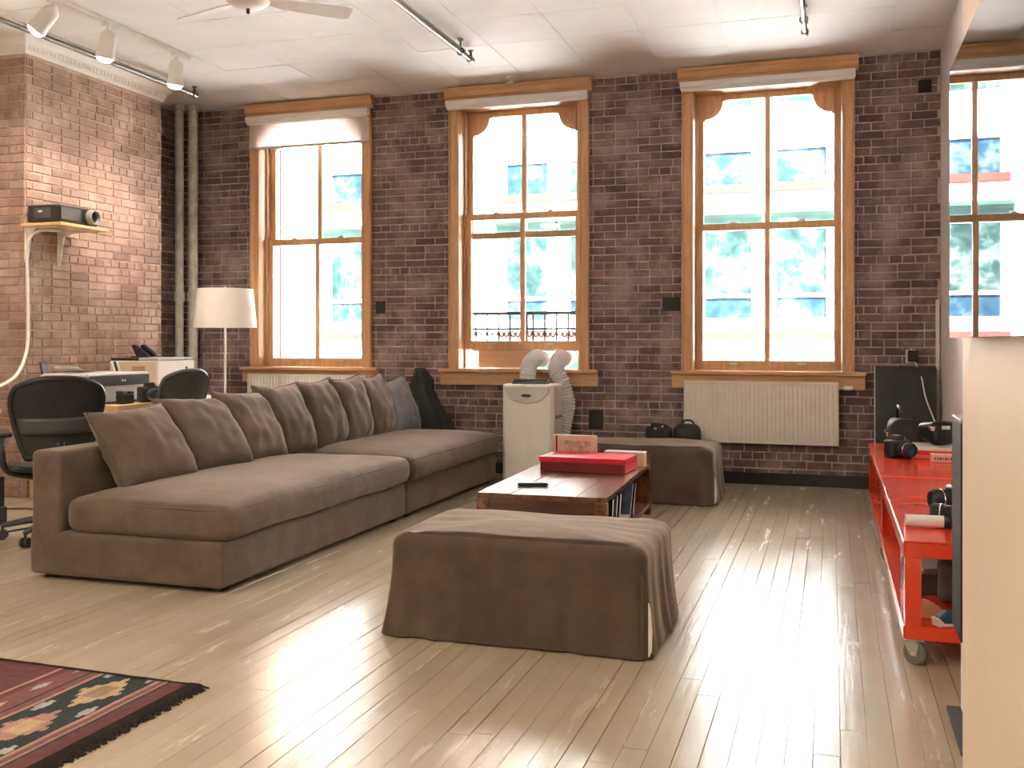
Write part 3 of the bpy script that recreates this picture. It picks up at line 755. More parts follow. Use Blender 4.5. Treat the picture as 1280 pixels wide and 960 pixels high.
def pillow(x, y, yaw, tilt, roll, w_, h_, th, lab, m, seed, z=0.425):
    th *= 1.25
    mb = MB(); n = 26
    def fn_(sgn):
        def g(u, v):
            a, b = 2*u-1, 2*v-1
            # outline pulled in between the corners
            px = a*(w_/2)*(1-0.075*(1-b*b)**0.8*0 - 0.11*(1-abs(b)**1.5)*abs(a)**3) ; pz = b*(h_/2)*(1-0.11*(1-abs(a)**1.5)*abs(b)**3)
            prof = max(0, (1-abs(a)**2.6))**0.5*max(0, (1-abs(b)**2.6))**0.5
            sag = 1+0.18*(-b)
            q = Vector((a*1.9+seed*5.1, b*1.9, sgn*3.7+seed))
            wr = noise.noise(q*1.3)*0.022*prof + noise.noise(Vector((a*5+seed, b*2.2, sgn)))*0.010*prof
            # creases fan out from the corners
            wr += 0.006*math.sin(9*(a+b)+seed)*prof*abs(a*b)
            return (px, sgn*(th/2*prof*sag)+sgn*wr, pz)
        return g
    mb.grid(n, n, fn_(1)); mb.grid(n, n, fn_(-1))
    o = weld(mb.build('cushion', m, smooth=True), 0.0008)
    o.matrix_world = Matrix.Translation((x, y, z)) @ Matrix.Rotation(yaw, 4, 'Z') @ Matrix.Rotation(tilt, 4, 'X') @ Matrix.Rotation(roll, 4, 'Y') @ Matrix.Translation((0, 0, h_/2))
    tag(o, lab, 'cushion', 'loose cushions along the sofa back')
    # stitched edge
    e = []
    for k in range(80):
        s_ = k/80*4; i = int(s_); f = 2*(s_-i)-1
        a, b = [(f, -1), (1, f), (-f, 1), (-1, -f)][i]
        e.append((a*(w_/2)*(1-0.11*(1-abs(b)**1.5)*abs(a)**3), 0, b*(h_/2)*(1-0.11*(1-abs(a)**1.5)*abs(b)**3)))
    MB().tube(e, 0.006, 6, True).build('seam', m, o, smooth=True)
    return o
# yaw 90 deg = face towards +X; smaller yaw turns the face to the camera
PL = [(-3.50, 4.60, 82, -33, -3, .56, .505, .20, 'square taupe cushion nearest the camera, at the open end of the sofa'),
      (-3.48, 5.13, 84, -35, 3, .58, .545, .22, 'plump taupe cushion second from the open end of the sofa'),
      (-3.49, 5.61, 90, -28, 3, .54, .53, .19, 'taupe cushion third from the open end, its top edge lit warm'),
      (-3.54, 6.09, 88, -21, 0, .54, .53, .19, 'taupe cushion fourth from the open end of the sofa'),
      (-3.56, 6.63, 91, -16, -2, .54, .53, .18, 'taupe cushion fifth from the open end, over the gap between sofa sections'),
      (-3.56, 7.05, 91, -11, -3, .54, .53, .18, 'taupe cushion third from the window end of the sofa'),
      (-3.57, 7.52, 94, -12, -3, .53, .53, .17, 'taupe cushion next to the blue-grey one on the sofa'),
      (-3.53, 7.95, 84, -19, -6, .50, .50, .17, 'blue-grey cushion at the window end of the sofa')]
for i, (x, y, yw, tl, ro, a, b, c, lab) in enumerate(PL): pillow(x, y, rad(yw), rad(tl), rad(ro), a, b, c, lab, FABB if i == 7 else FAB, i+1)

# ================================================================ OTTOMANS
def ottoman(x0, x1, y0, y1, H_, lab, seed):
    t = thing('ottoman', lab, 'ottoman', ((x0+x1)/2, (y0+y1)/2, 0), group='slipcovered ottomans'); hx, hy = (x1-x0)/2, (y1-y0)/2
    NP = 200; q = 0.05
    def perim(s, hx_, hy_, q_):
        segs = [(2*(hx_-q_)), q_*PI/2, 2*(hy_-q_), q_*PI/2]*2; L = sum(segs); d = s*L; i = 0
        while d > segs[i] and i < 7: d -= segs[i]; i += 1
        cs = [(-(hx_-q_), -hy_, 1, 0), (hx_-q_, -(hy_-q_), -PI/2, None), (hx_, -(hy_-q_), 0, 1), (hx_-q_, hy_-q_, 0, None), (hx_-q_, hy_, -1, 0), (-(hx_-q_), hy_-q_, PI/2, None), (-hx_, hy_-q_, 0, -1), (-(hx_-q_), -(hy_-q_), PI, None)][i]
        if cs[3] is not None: return cs[0]+cs[2]*d, cs[1]+cs[3]*d
        a = cs[2]+d/q_; return cs[0]+q_*math.cos(a), cs[1]+q_*math.sin(a)
    lev = []
    for k in range(9): lev.append((k/8*0.93, None))
    rows = []
    def ring(inset, z, flare, wave):
        out = []
        for k in range(NP):
            s = k/NP
            if inset > 0.0: xx, yy = perim(s, hx-inset*hx*0.999, hy-inset*hy*0.999, q*(1-inset)+0.0005)
            else: xx, yy = perim(s, hx+flare, hy+flare, q+flare*0.3)
            v = Vector((xx*3.1, yy*3.1, z*2+seed*9))
            nn = noise.noise(v)*0.010
            wv = wave*(noise.noise(Vector((s*46, seed, z*1.5))))
            if inset > 0: out.append((xx, yy, z+nn*1.2+0.0035*noise.noise(Vector((xx*7, yy*14, seed)))+0.007*max(0, xx/hx-0.2)*noise.noise(Vector((xx*14+yy*12, yy*6-xx*5, seed+4)))))
            else:
                n_ = Vector((xx/hx, yy/hy, 0)); n_ = Vector((n_.x**5, n_.y**5, 0)); n_.normalize()
                out.append((xx+n_.x*(nn+wv), yy+n_.y*(nn+wv), z))
        return out
    R_ = []
    for i in range(10):                       # top, from the middle out
        f = i/10; R_.append(ring(1-f*0.985, H_+0.016*(1-f*f), 0, 0))
    for k in range(1, 8): a_ = PI/2*k/7; R_.append(ring(0, H_-0.055*(1-math.cos(a_)), -0.055*(1-math.sin(a_)), 0.004))
    for k in range(1, 13):
        f = k/12; zz = (H_-0.055)*(1-f)+0.008*f; R_.append(ring(0, zz, 0.030*f*f, 0.004+0.018*f))
    mb = MB(); vs = [p for r in R_ for p in r]; fs = []
    for j in range(len(R_)-1):
        for k in range(NP): fs.append((j*NP+k, j*NP+(k+1) % NP, (j+1)*NP+(k+1) % NP, (j+1)*NP+k))
    fs.append(tuple(range(NP)))
    mb.add(vs, fs); mb.build('slipcover', FABO, t, smooth=True)
    # pale lining that shows in the open corner slit
    sl = MB(); pts = [(0, 0.03), (0.010, 0.06), (0.012, 0.13), (0.006, 0.22), (0.0, 0.235)]
    poly = [(0, 0.02)]+[(0.012, 0.04), (0.014, 0.12), (0.007, 0.20), (0.0, 0.225)]
    sl.prism(poly, -0.004, 0.004, 'y', Matrix.Translation((hx+0.016, -hy-0.022, 0)) @ Matrix.Rotation(rad(35), 4, 'Z'))
    sl.build('lining', PAPER, t)
    sk = MB(); sk.prism([(0.0, 0.006), (0.075, 0.006), (0.03, 0.25), (0.0, 0.33)], -0.006, 0.006, 'y', Matrix.Translation((hx-0.01, -hy-0.02, 0)) @ Matrix.Rotation(rad(62), 4, 'Z'))
    sk.build('pleat', FABO, t, bev=0.003)
    return t
ottoman(-1.765, -0.68, 3.765, 4.44, 0.425, 'large brown slipcovered ottoman standing nearest the camera on the bare floor', 1)
ottoman(-1.97, -0.84, 7.43, 8.12, 0.425, 'brown slipcovered ottoman by the brick wall behind the coffee table', 2)

# ================================================================ COFFEE TABLE
ct = thing('coffee_table', 'low reclaimed dark wood coffee table with open side shelf', 'table', (-1.575, 6.12, 0), rad(1.5))
TX, TY, TZ = 0.375, 0.80, 0.36
wds = [0.20, 0.17, 0.21, 0.17]; x = -TX
for i, w_ in enumerate(wds):
    MB().box(x+0.001, x+w_-0.001, -TY, TY, TZ-0.028+R.uniform(-.001, .001), TZ+R.uniform(-.002, .002)).build('plank', DWOOD, ct, bev=0.003); x += w_
for (a, b) in ((-TX, 0.06), (0.062, TX)): MB().box(a, b, -TY+0.0, -TY+0.03, TZ-0.10, TZ-0.029).build('end_apron', DWOODX, ct, bev=0.002)
MB().box(-TX, TX, TY-0.03, TY, TZ-0.10, TZ-0.029).build('end_apron', DWOODX, ct, bev=0.002)
MB().box(-TX, -TX+0.025, -TY+0.03, TY-0.03, 0.03, TZ-0.029).build('side_board', DWOOD, ct, bev=0.002)
MB().box(-0.01, 0.01, -TY+0.03, TY-0.03, 0.085, TZ-0.029).build('divider', DWOOD, ct)
MB().box(-TX+0.02, TX, -TY+0.01, TY-0.01, 0.055, 0.085).build('shelf', DWOOD, ct, bev=0.002)
for sx, sy, zt in ((-1, -1, TZ-0.03), (1, -1, TZ-0.03), (-1, 1, TZ-0.03), (1, 1, 0.415)):
    yy = sy*(TY-0.035) if zt < 0.4 else sy*(TY+0.045)
    xx = sx*(TX-0.035)
    MB().box(xx-(0.075 if zt > 0.4 else 0.035), xx+0.035, yy-0.04, yy+0.04, 0, zt).build('leg', DWOOD, ct, bev=0.003)
def onct(x, y, z): 
    a = rad(1.5); return (-1.575+x*math.cos(a)-y*math.sin(a), 6.12+x*math.sin(a)+y*math.cos(a), z)
# red box
rb = thing('storage_box', 'flat crimson box lying on the coffee table', 'box', onct(0.03, 0.36, TZ+0.002), rad(-3))
MB().box(-0.285, 0.285, -0.17, 0.17, 0.0, 0.062).build('box_body', REDBOXS, rb, bev=0.002)
MB().box(-0.292, 0.292, -0.177, 0.177, 0.062, 0.096).build('lid', REDBOX, rb, bev=0.003)
MB().box(0.2852, 0.293, -0.165, 0.165, 0.004, 0.0615).build('side_panel', REDBOX, rb)
b1 = thing('book', 'tall pale printed book box standing behind the crimson box', 'book', onct(-0.12, 0.60, TZ+0.002), rad(-5))
MB().box(-0.155, 0.155, -0.03, 0.03, 0, 0.205).build('cover', CARD, b1, bev=0.002)
MB().box(-0.130, -0.118, -0.0315, -0.029, 0.002, 0.203).build('spine_stripe', REDBOXS, b1)
MB().box(-0.066, 0.125, -0.0312, -0.029, 0.03, 0.17).build('picture_panel', mat('faded_print', (0.50, 0.36, 0.26), 0.7, var=0.5, vscale=30), b1)
b2 = thing('book', 'low pale carton on the table corner behind the crimson box', 'box', onct(0.24, 0.64, TZ+0.002), rad(-4))
MB().box(-0.15, 0.13, -0.04, 0.04, 0, 0.092).build('carton_body', CARD, b2, bev=0.002)
MB().box(-0.15, 0.13, -0.041, 0.041, 0.0925, 0.10).build('lid', PAPER, b2, bev=0.001)
b2.name = 'carton'
rm = thing('remote_control', 'black remote control on the coffee table front corner', 'remote', onct(-0.13, -0.48, TZ+0.002), rad(20))
MB().prism([(-0.095, 0.008), (-0.075, 0.0), (0.075, 0.0), (0.095, 0.008), (0.085, 0.02), (-0.085, 0.02)], -0.024, 0.024, 'y').build('body', BLACK, rm, bev=0.003)
bt = MB()
for i in range(7):
    for j in range(3): bt.box(-0.07+0.02*i, -0.06+0.02*i, -0.014+0.011*j, -0.007+0.011*j, 0.0198, 0.0225)
bt.build('buttons', MGREY, rm, kind='stuff')
# papers and books in the side shelf
def shelfbook(y, lean, wz, hz, th, m, lab, x=0.20, cat='book'):
    t = thing('magazine' if cat == 'magazine' else 'book', lab, cat, onct(x, y, 0.087), rad(1.5))
    M = Matrix.Rotation(lean, 4, 'X')
    MB().box(-0.14, 0.14, -th/2, th/2, 0.0, hz, M).build('cover', m, t, bev=0.001)
    MB().box(-0.138, 0.142, -th/2+0.003, th/2-0.003, 0.003, hz-0.003, M).build('pages', PAPER, t)
shelfbook(-0.46, rad(-14), 0.2, 0.21, 0.03, BLACK, 'black book leaning in the coffee table shelf near its front')
shelfbook(-0.34, rad(-20), 0.2, 0.22, 0.022, BLUEB, 'grey-blue magazine leaning in the middle of the table shelf', cat='magazine')
shelfbook(-0.24, rad(-24), 0.2, 0.22, 0.03, BLACKM, 'dark book leaning behind the grey-blue magazine in the table shelf')
shelfbook(0.18, rad(-30), 0.2, 0.235, 0.018, BLUEB, 'navy picture book propped in the far half of the table shelf')
shelfbook(0.30, rad(-30), 0.2, 0.22, 0.02, BLACKM, 'black book behind the navy picture book in the table shelf')
t = thing('book', 'white book lying flat at the shelf edge under the coffee table', 'book', onct(0.24, -0.02, 0.087), rad(8))
MB().box(-0.11, 0.13, -0.12, 0.12, 0, 0.004).build('cover', PAPER, t); MB().box(-0.108, 0.127, -0.118, 0.118, 0.0042, 0.025).build('pages', OFFW, t); MB().box(-0.11, 0.13, -0.12, 0.12, 0.0252, 0.029).build('cover', PAPER, t)

# ================================================================ AIR CONDITIONER
ac = thing('air_conditioner', 'white portable air conditioner on the floor below the middle window', 'air conditioner', (-2.475, 8.24, 0))
hw_ = 0.23
pf = [(-hw_, -0.13), (-hw_+0.03, -0.17), (0, -0.185), (hw_-0.03, -0.17), (hw_, -0.13), (hw_, 0.13), (hw_-0.04, 0.17), (-hw_+0.04, 0.17), (-hw_, 0.13)]; 
m_ = MB().prism(pf, 0.03, 0.855, 'z'); m_.build('body', ACW, ac, bev=0.016, seg=3)
M = Matrix.Translation((0, -0.115, 0.842)) @ Matrix.Rotation(rad(30), 4, 'X')
MB().box(-0.165, 0.165, -0.075, 0.09, -0.02, 0.012, M).build('outlet_hood', MGREY, ac, bev=0.006)
for k in range(5):
    MB().box(-0.15, 0.15, -0.062+0.03*k, -0.042+0.03*k, 0.0125, 0.020, M).build('outlet_slat', DGREY, ac, bev=0.002)
# curved control panel: a shallow half disc on the front
dsc = [(0.2*math.cos(a), 0.835+0.14*math.sin(a)) for a in [PI+PI*k/20 for k in range(21)]]
MB().prism(dsc, -0.196, -0.172, 'y').build('control_panel', SILVER, ac, bev=0.004)
MB().prism([(0.045*math.cos(a), 0.76+0.014*math.sin(a)) for a in [2*PI*k/16 for k in range(16)]], -0.201, -0.19, 'y').build('display', DGREY, ac)
g = MB()
for k in range(9): g.box(-0.17, 0.17, -0.182, -0.173, 0.12+0.03*k, 0.127+0.03*k)
MB().box(0.225, 0.236, -0.10, 0.10, 0.56, 0.585).build('side_handle', MGREY, ac, bev=0.004)
for sx in (-0.18, 0.18):
    for sy in (-0.12, 0.12): MB().cyl((sx-0.012, sy, 0.02), (sx+0.012, sy, 0.02), 0.02, n=14).build('caster', DGREY, ac, auto=True)
HOSE, nt_, p_, o_ = nodes_of('white_hose_plastic')
p_.inputs['Base Color'].default_value = (0.86, 0.87, 0.87, 1); p_.inputs['Roughness'].default_value = 0.4
tl_ = N(nt_, 'BsdfTranslucent'); tl_.inputs[0].default_value = (0.86, 0.87, 0.87, 1); mx_ = N(nt_, 'MixShader'); mx_.inputs[0].default_value = 0.3
nt_.links.new(p_.outputs[0], mx_.inputs[1]); nt_.links.new(tl_.outputs[0], mx_.inputs[2]); nt_.links.new(mx_.outputs[0], o_.inputs[0])
def hose(pts, lab, r=0.068):
    P = spline(pts, 40)
    rs = [r*(1+0.10*math.sin(i*1.05)) for i in range(len(P))]
    o = MB().tube(P, rs, 18).build('exhaust_hose', HOSE, smooth=True); tag(o, lab, 'hose', 'air conditioner hoses'); return o
hose([(-2.545, 8.33, 0.862), (-2.55, 8.34, 0.95), (-2.545, 8.40, 1.03), (-2.535, 8.55, 1.075), (-2.545, 8.76, 1.06), (-2.60, 9.0, 1.06)], 'white ribbed hose rising straight from the air conditioner top into the window')
hose([(-2.29, 8.48, 0.35), (-2.255, 8.50, 0.52), (-2.235, 8.51, 0.68), (-2.28, 8.50, 0.86), (-2.335, 8.50, 0.96), (-2.335, 8.58, 1.06), (-2.335, 8.76, 1.065), (-2.37, 9.0, 1.06)], 'white ribbed hose curving up behind the air conditioner into the window')
o = MB().box(-3.20, -2.66, 8.845, 8.862, 0.97, 1.142).build('filler_board', PINEX, bev=0.002); tag(o, 'pale wooden board filling the gap under the raised window sash', 'board')

# ================================================================ RED CARTS
def red_cart(y0, y1, lab):
    t = thing('red_cart', lab, 'cart', (0.53, (y0+y1)/2, 0), group='red steel carts'); hx, hy = 0.275, (y1-y0)/2; zt = 0.47
    mb = MB().box(-hx, hx, -hy, hy, zt-0.006, zt); mb.build('top_sheet', RED, t, bev=0.003)
    for sx in (-1, 1): MB().box(*sorted((sx*hx, sx*(hx-0.006))), -hy, hy, zt-0.062, zt-0.007).build('side_rail', RED, t, bev=0.002)
    for sy in (-1, 1): MB().box(-hx+0.007, hx-0.007, *sorted((sy*hy, sy*(hy-0.006))), zt-0.062, zt-0.007).build('end_rail', RED, t, bev=0.002)
    MB().box(-hx+0.004, hx-0.004, -hy+0.004, hy-0.004, 0.137, 0.142).build('shelf_sheet', RED, t)
    for sx in (-1, 1): MB().box(*sorted((sx*hx, sx*(hx-0.006))), -hy, hy, 0.10, 0.150).build('shelf_rail', RED, t, bev=0.002)
    for sy in (-1, 1): MB().box(-hx+0.007, hx-0.007, *sorted((sy*hy, sy*(hy-0.006))), 0.10, 0.150).build('shelf_end_rail', RED, t, bev=0.002)
    for sx in (-1, 1):
        for sy in (-1, 1):
            a, b = sx*hx, sy*hy
            pl = [(a, b), (a-sx*0.058, b), (a-sx*0.058, b-sy*0.006), (a-sx*0.006, b-sy*0.006), (a-sx*0.006, b-sy*0.058), (a, b-sy*0.058)]
            pl = [(p[0]-sx*0.0065, p[1]-sy*0.0065) for p in pl]
            MB().prism(pl, 0.1, zt-0.007, 'z').build('leg', RED, t)
            xc, yc = a-sx*0.04, b-sy*0.035; Q = Matrix.Translation((xc, yc, 0)) @ Matrix.Rotation(rad(58), 4, 'Z')
            c = MB().box(a-sx*0.075, a-sx*0.005, b-sy*0.075, b-sy*0.005, 0.092, 0.099)
            c.cyl((xc, yc, 0.08), (xc, yc, 0.093), 0.026, n=14)
            for s in (-1, 1): c.prism([(-0.03, 0.084), (0.03, 0.084), (0.004, 0.036), (-0.022, 0.036)], s*0.021-0.002, s*0.021+0.002, 'x', Q)
            k = c.build('caster', STEEL, t, auto=True)
            MB().lathe([(0.010, -0.017), (0.038, -0.017), (0.0445, -0.011), (0.0445, 0.011), (0.038, 0.017), (0.010, 0.017)], 24, Q @ Matrix.Translation((0, -0.008, 0.0445)) @ Matrix.Rotation(PI/2, 4, 'Y')).build('wheel', RUBBER, k, auto=True)
            MB().lathe([(0.009, -0.024), (0.009, 0.024)], 12, Q @ Matrix.Translation((0, -0.008, 0.0445)) @ Matrix.Rotation(PI/2, 4, 'Y')).build('axle', CHROME, k, auto=True)
    return t
red_cart(4.0, 5.88, 'red steel cart on casters nearer the camera by the right wall')
red_cart(5.90, 7.78, 'red steel cart on casters at the window end by the right wall')

def camera_body(loc, rz, s, lab, name='camera'):
    t = thing(name, lab, 'camera', loc, rz, group='cameras on the red carts')
    mb = MB(); rbox(mb, 0.07*s, 0.035*s, 0.05*s, 0.014*s, 3, M=Matrix.Translation((0, 0, 0.05*s))); weld(mb.build('body', BLACK, t, smooth=True))
    MB().prism([(-0.03*s, 0.099*s), (0.03*s, 0.099*s), (0.02*s, 0.125*s), (-0.02*s, 0.125*s)], -0.03*s, 0.03*s, 'y').build('viewfinder', BLACK, t, bev=0.004*s)
    L = MB().lathe([(0.036*s, 0.0), (0.036*s, 0.03*s), (0.040*s, 0.034*s), (0.040*s, 0.075*s), (0.034*s, 0.085*s), (0.030*s, 0.07*s)], 22, Matrix.Translation((0, -0.034*s, 0.05*s)) @ Matrix.Rotation(PI/2, 4, 'X'), cap=False).build('lens', BLACKM, t, auto=True)
    MB().lathe([(0.0, 0.066*s), (0.031*s, 0.066*s)], 20, Matrix.Translation((0, -0.034*s, 0.05*s)) @ Matrix.Rotation(PI/2, 4, 'X'), cap=False).build('lens_glass', TEAL, L)
    MB().lathe([(0.0405*s, 0.045*s), (0.0415*s, 0.047*s), (0.0405*s, 0.049*s)], 22, Matrix.Translation((0, -0.034*s, 0.05*s)) @ Matrix.Rotation(PI/2, 4, 'X'), cap=False).build('lens_ring', CHROME, L, auto=True)
    MB().cyl((0.045*s, 0, 0.1*s), (0.045*s, 0, 0.112*s), 0.012*s, n=12).build('dial', STEEL, t, auto=True)
    return t
zc = 0.472
camera_body((0.54, 4.72, zc), rad(-70), 1.15, 'black camera lying behind the white lens on the near red cart')
camera_body((0.50, 4.34, zc), rad(-105), 1.0, 'black camera at the end of the white lens on the near red cart')
t = thing('telephoto_lens', 'white telephoto lens lying across the near red cart', 'lens', (0.365, 4.30, zc+0.026))
MB().cyl((-0.08, 0, 0), (0.06, 0, 0), 0.0245, n=22).build('barrel', PAPER, t, auto=True)
MB().cyl((0.06, 0, 0), (0.10, 0, 0), 0.025, n=22).build('mount_ring', BLACK, t, auto=True)
MB().cyl((-0.084, 0, 0), (-0.08, 0, 0), 0.0255, n=22).build('front_rim', STEEL, t, auto=True)
t = thing('lens_cap_case', 'dark round lens case at the near end of the near red cart', 'case', (0.50, 4.12, zc))
MB().lathe([(0.0, 0), (0.05, 0), (0.052, 0.006), (0.052, 0.035), (0.048, 0.042), (0.0, 0.042)], 24, cap=False).build('case_body', DGREY, t, auto=True)
MB().lathe([(0.0525, 0.020), (0.0535, 0.022), (0.0525, 0.024)], 24, cap=False).build('rim', STEEL, t, auto=True)
# far cart: bag, camera, headphones and boxes
def soft(name, hx, hy, hz, r, m, loc, rz, lab, cat, seed, nz=0.02, group=None, kids=()):
    t = thing(name, lab, cat, loc, rz, group=group)
    mb = MB(); rbox(mb, hx, hy, hz, r, 8, nz=nz, nscale=7, seed=seed, M=Matrix.Translation((0, 0, hz)))
    weld(mb.build('bag_body', m, t, smooth=True)); return t
t = soft('camera_bag', 0.10, 0.16, 0.10, 0.05, BLACKM, (0.47, 7.35, zc+0.012), 0.1, 'slumped black camera bag on the far red cart before the dark panel', 'bag', 3)
MB().tube(spline([(-0.02, -0.12, 0.17), (-0.03, -0.06, 0.27), (-0.03, 0.05, 0.28), (-0.02, 0.12, 0.17)], 8), 0.011, 8).build('strap', BLACK, t, smooth=True)
MB().box(-0.115, -0.10, -0.05, -0.02, 0.08, 0.11).build('buckle', CHROME, t, bev=0.003); MB().box(-0.115, -0.10, 0.03, 0.06, 0.10, 0.125).build('buckle', CHROME, t, bev=0.003)
t = soft('camera_bag', 0.09, 0.10, 0.075, 0.04, BLACK, (0.66, 7.05, zc+0.078), 0.4, 'small glossy black bag on the red tray of the far cart', 'bag', 5)
MB().box(-0.03, 0.03, -0.108, -0.092, 0.10, 0.125).build('clasp', CHROME, t, bev=0.004)
MB().box(-0.09, -0.06, -0.09, -0.05, 0.09, 0.12).build('clasp', CHROME, t, bev=0.006)
camera_body((0.40, 6.85, zc), rad(40), 1.15, 'black camera on the open left side of the far red cart')
t = thing('document_tray', 'pale-edged red tray under the black bag on the far red cart', 'tray', (0.66, 7.0, zc))
MB().box(-0.15, 0.12, -0.17, 0.17, 0.0, 0.022).build('tray_body', mat('pale_red', (0.70, 0.20, 0.16), 0.5), t, bev=0.004); MB().box(-0.15, 0.12, -0.17, 0.17, 0.0225, 0.05).build('tray_lid', RED, t, bev=0.004); MB().box(-0.15, 0.12, -0.17, 0.17, 0.0505, 0.072).build('tray_rim', OFFW, t, bev=0.004)
t = thing('label_box', 'small pink box with dark print in front of the red tray', 'box', (0.665, 6.70, zc))
MB().box(-0.075, 0.075, -0.06, 0.06, 0, 0.045).build('box_body', mat('pink_card', (0.66, 0.42, 0.40), 0.6), t, bev=0.002)
g = MB()
for k in range(8): g.box(-0.06+0.015*k, -0.052+0.015*k+R.uniform(-.003, .003), -0.0612, -0.0598, 0.014, 0.032)
g.build('print', BLACK, t, kind='stuff')
# cable from wall socket
sk = thing('wall_socket', 'black plug adapter in a socket on the brick wall above the dark panel', 'socket', (0.623, YB-0.012, 1.10))
MB().box(-0.05, 0.03, -0.008, 0.0, -0.055, 0.055).build('face_plate', OFFW, sk, bev=0.002)
MB().box(-0.035, 0.045, -0.058, -0.0085, -0.045, 0.05).build('adapter', BLACK, sk, bev=0.008)
o = MB().tube(spline([(0.64, YB-0.05, 1.055), (0.665, YB-0.09, 1.0), (0.685, YB-0.16, 0.92), (0.70, 8.40, 0.78), (0.71, 7.9, 0.66), (0.69, 7.25, 0.61), (0.68, 7.10, 0.632)], 8), 0.0055, 8).build('power_cable', WHITE, smooth=True); tag(o, 'white power cable hanging from the socket to the far red cart', 'cable')
o = MB().box(0.80, 0.828, YB-0.04, YB-0.01, 0.10, 1.56).build('cable_trunking', TRIMW, bev=0.003); tag(o, 'narrow white cable trunking up the brick corner', 'trunking')
dp = thing('leaning_panel', 'dark green-black panel leaning on the brick wall behind the red cart', 'panel', (0.57, 8.52, 0.0))
M = Matrix.Rotation(rad(-4), 4, 'X')
MB().box(-0.235, 0.225, -0.012, 0.012, 0.0, 1.02, M).build('board', mat('dark_slate', (0.030, 0.035, 0.032), 0.45, var=0.3, vscale=5), dp, bev=0.002)
MB().box(-0.243, -0.2355, -0.014, 0.014, 0.0, 1.022, M).build('edge_strip', STEEL, dp, bev=0.001)
# lower shelf
zs = 0.144
t = soft('equipment_bag', 0.13, 0.20, 0.10, 0.045, BLACK, (0.60, 4.95, zs+0.012), 0.2, 'big black bag on the lower shelf of the near red cart', 'bag', 8)
MB().tube(spline([(-0.13, -0.1, 0.05), (-0.15, -0.02, 0.15), (-0.10, 0.08, 0.20)], 8), 0.008, 8).build('strap', STEEL, t, smooth=True)
t = soft('camera_bag', 0.085, 0.09, 0.095, 0.035, DGREY, (0.50, 4.42, zs+0.012), -0.2, 'upright dark bag on the lower shelf at the near cart end', 'bag', 9)
MB().tube(spline([(-0.06, -0.06, 0.17), (-0.05, -0.08, 0.23), (0.03, -0.06, 0.24), (0.05, -0.05, 0.17)], 8), 0.009, 8).build('handle', SILVER, t, smooth=True)
MB().box(-0.01, 0.025, -0.10, -0.085, 0.09, 0.115).build('clasp', CHROME, t, bev=0.003)
t = thing('metal_case', 'grey and white equipment case on the lower shelf behind the near cart leg', 'case', (0.385, 4.62, zs), 0.1)
MB().box(-0.09, 0.06, -0.08, 0.08, 0, 0.10).build('case_body', DGREY, t, bev=0.005); MB().box(-0.09, 0.06, -0.08, 0.08, 0.101, 0.17).build('case_lid', SILVER, t, bev=0.006)
MB().box(-0.03, 0.03, -0.092, -0.079, 0.09, 0.115).build('latch', CHROME, t, bev=0.002); MB().cyl((-0.09, -0.03, 0.12), (-0.10, -0.03, 0.12), 0.03, n=18).build('dial', DGREY, t, auto=True)
t = thing('wooden_disc', 'pale round-edged wooden board on the lower shelf of the near cart', 'board', (0.375, 4.17, zs))
MB().prism([(-0.09, 0.0), (0.05, 0.0), (0.042, 0.022), (0.025, 0.042), (0.0, 0.060), (-0.03, 0.07), (-0.09, 0.073)], -0.012, 0.012, 'y', Matrix.Rotation(rad(4), 4, 'Z')).build('board', PINE, t, bev=0.002)
t = thing('tape_dispenser', 'blue and white rounded gadget lying before the pale wooden board', 'gadget', (0.435, 4.09, zs), 0.5)
MB().prism([(-0.06, 0.004), (0.05, 0.0), (0.065, 0.02), (0.03, 0.045), (-0.03, 0.06), (-0.065, 0.035)], -0.02, 0.02, 'y').build('body', TEAL, t, bev=0.008)
MB().prism([(-0.07, 0.0), (0.05, -0.001), (0.05, 0.006), (-0.045, 0.012), (-0.07, 0.034), (-0.076, 0.03)], -0.022, 0.022, 'y').build('rim', WHITE, t, bev=0.002)
for k, (x, y) in enumerate(((0.505, 4.055), (0.527, 4.06))):
    t = thing('glue_stick', ['slim orange tube standing at the cart end, the one further from the wall', 'slim orange tube standing at the cart end, the one nearer the wall'][k], 'tube', (x, y, zs), group='orange tubes on the lower cart shelf')
    MB().cyl((0, 0, 0), (0, 0, 0.045), 0.010, n=14).build('tube_body', ORANGE, t, auto=True); MB().cyl((0, 0, 0.0452), (0, 0, 0.062), 0.008, n=14).build('cap', WHITE, t, auto=True)

# black items behind the far ottoman
t = soft('tool_bag', 0.11, 0.10, 0.25, 0.06, BLACKM, (-1.41, 8.42, 0.014), 0, 'black tool bag with metal clasps behind the far ottoman', 'bag', 12)
for k, (dx, dz) in enumerate(((-0.06, 0.5), (-0.01, 0.47), (0.05, 0.49))): MB().box(dx-0.012, dx+0.012, -0.10, -0.075, dz-0.01, dz+0.01).build('clasp', CHROME, t, bev=0.003)
t = soft('helmet_bag', 0.12, 0.09, 0.255, 0.08, BLACK, (-1.16, 8.43, 0.014), 0, 'rounded black bag beside the big radiator behind the far ottoman', 'bag', 13)
MB().tube(spline([(-0.06, 0, 0.49), (-0.03, 0, 0.535), (0.03, 0, 0.535), (0.06, 0, 0.49)], 6), 0.008, 8).build('strap', BLACKM, t, smooth=True)
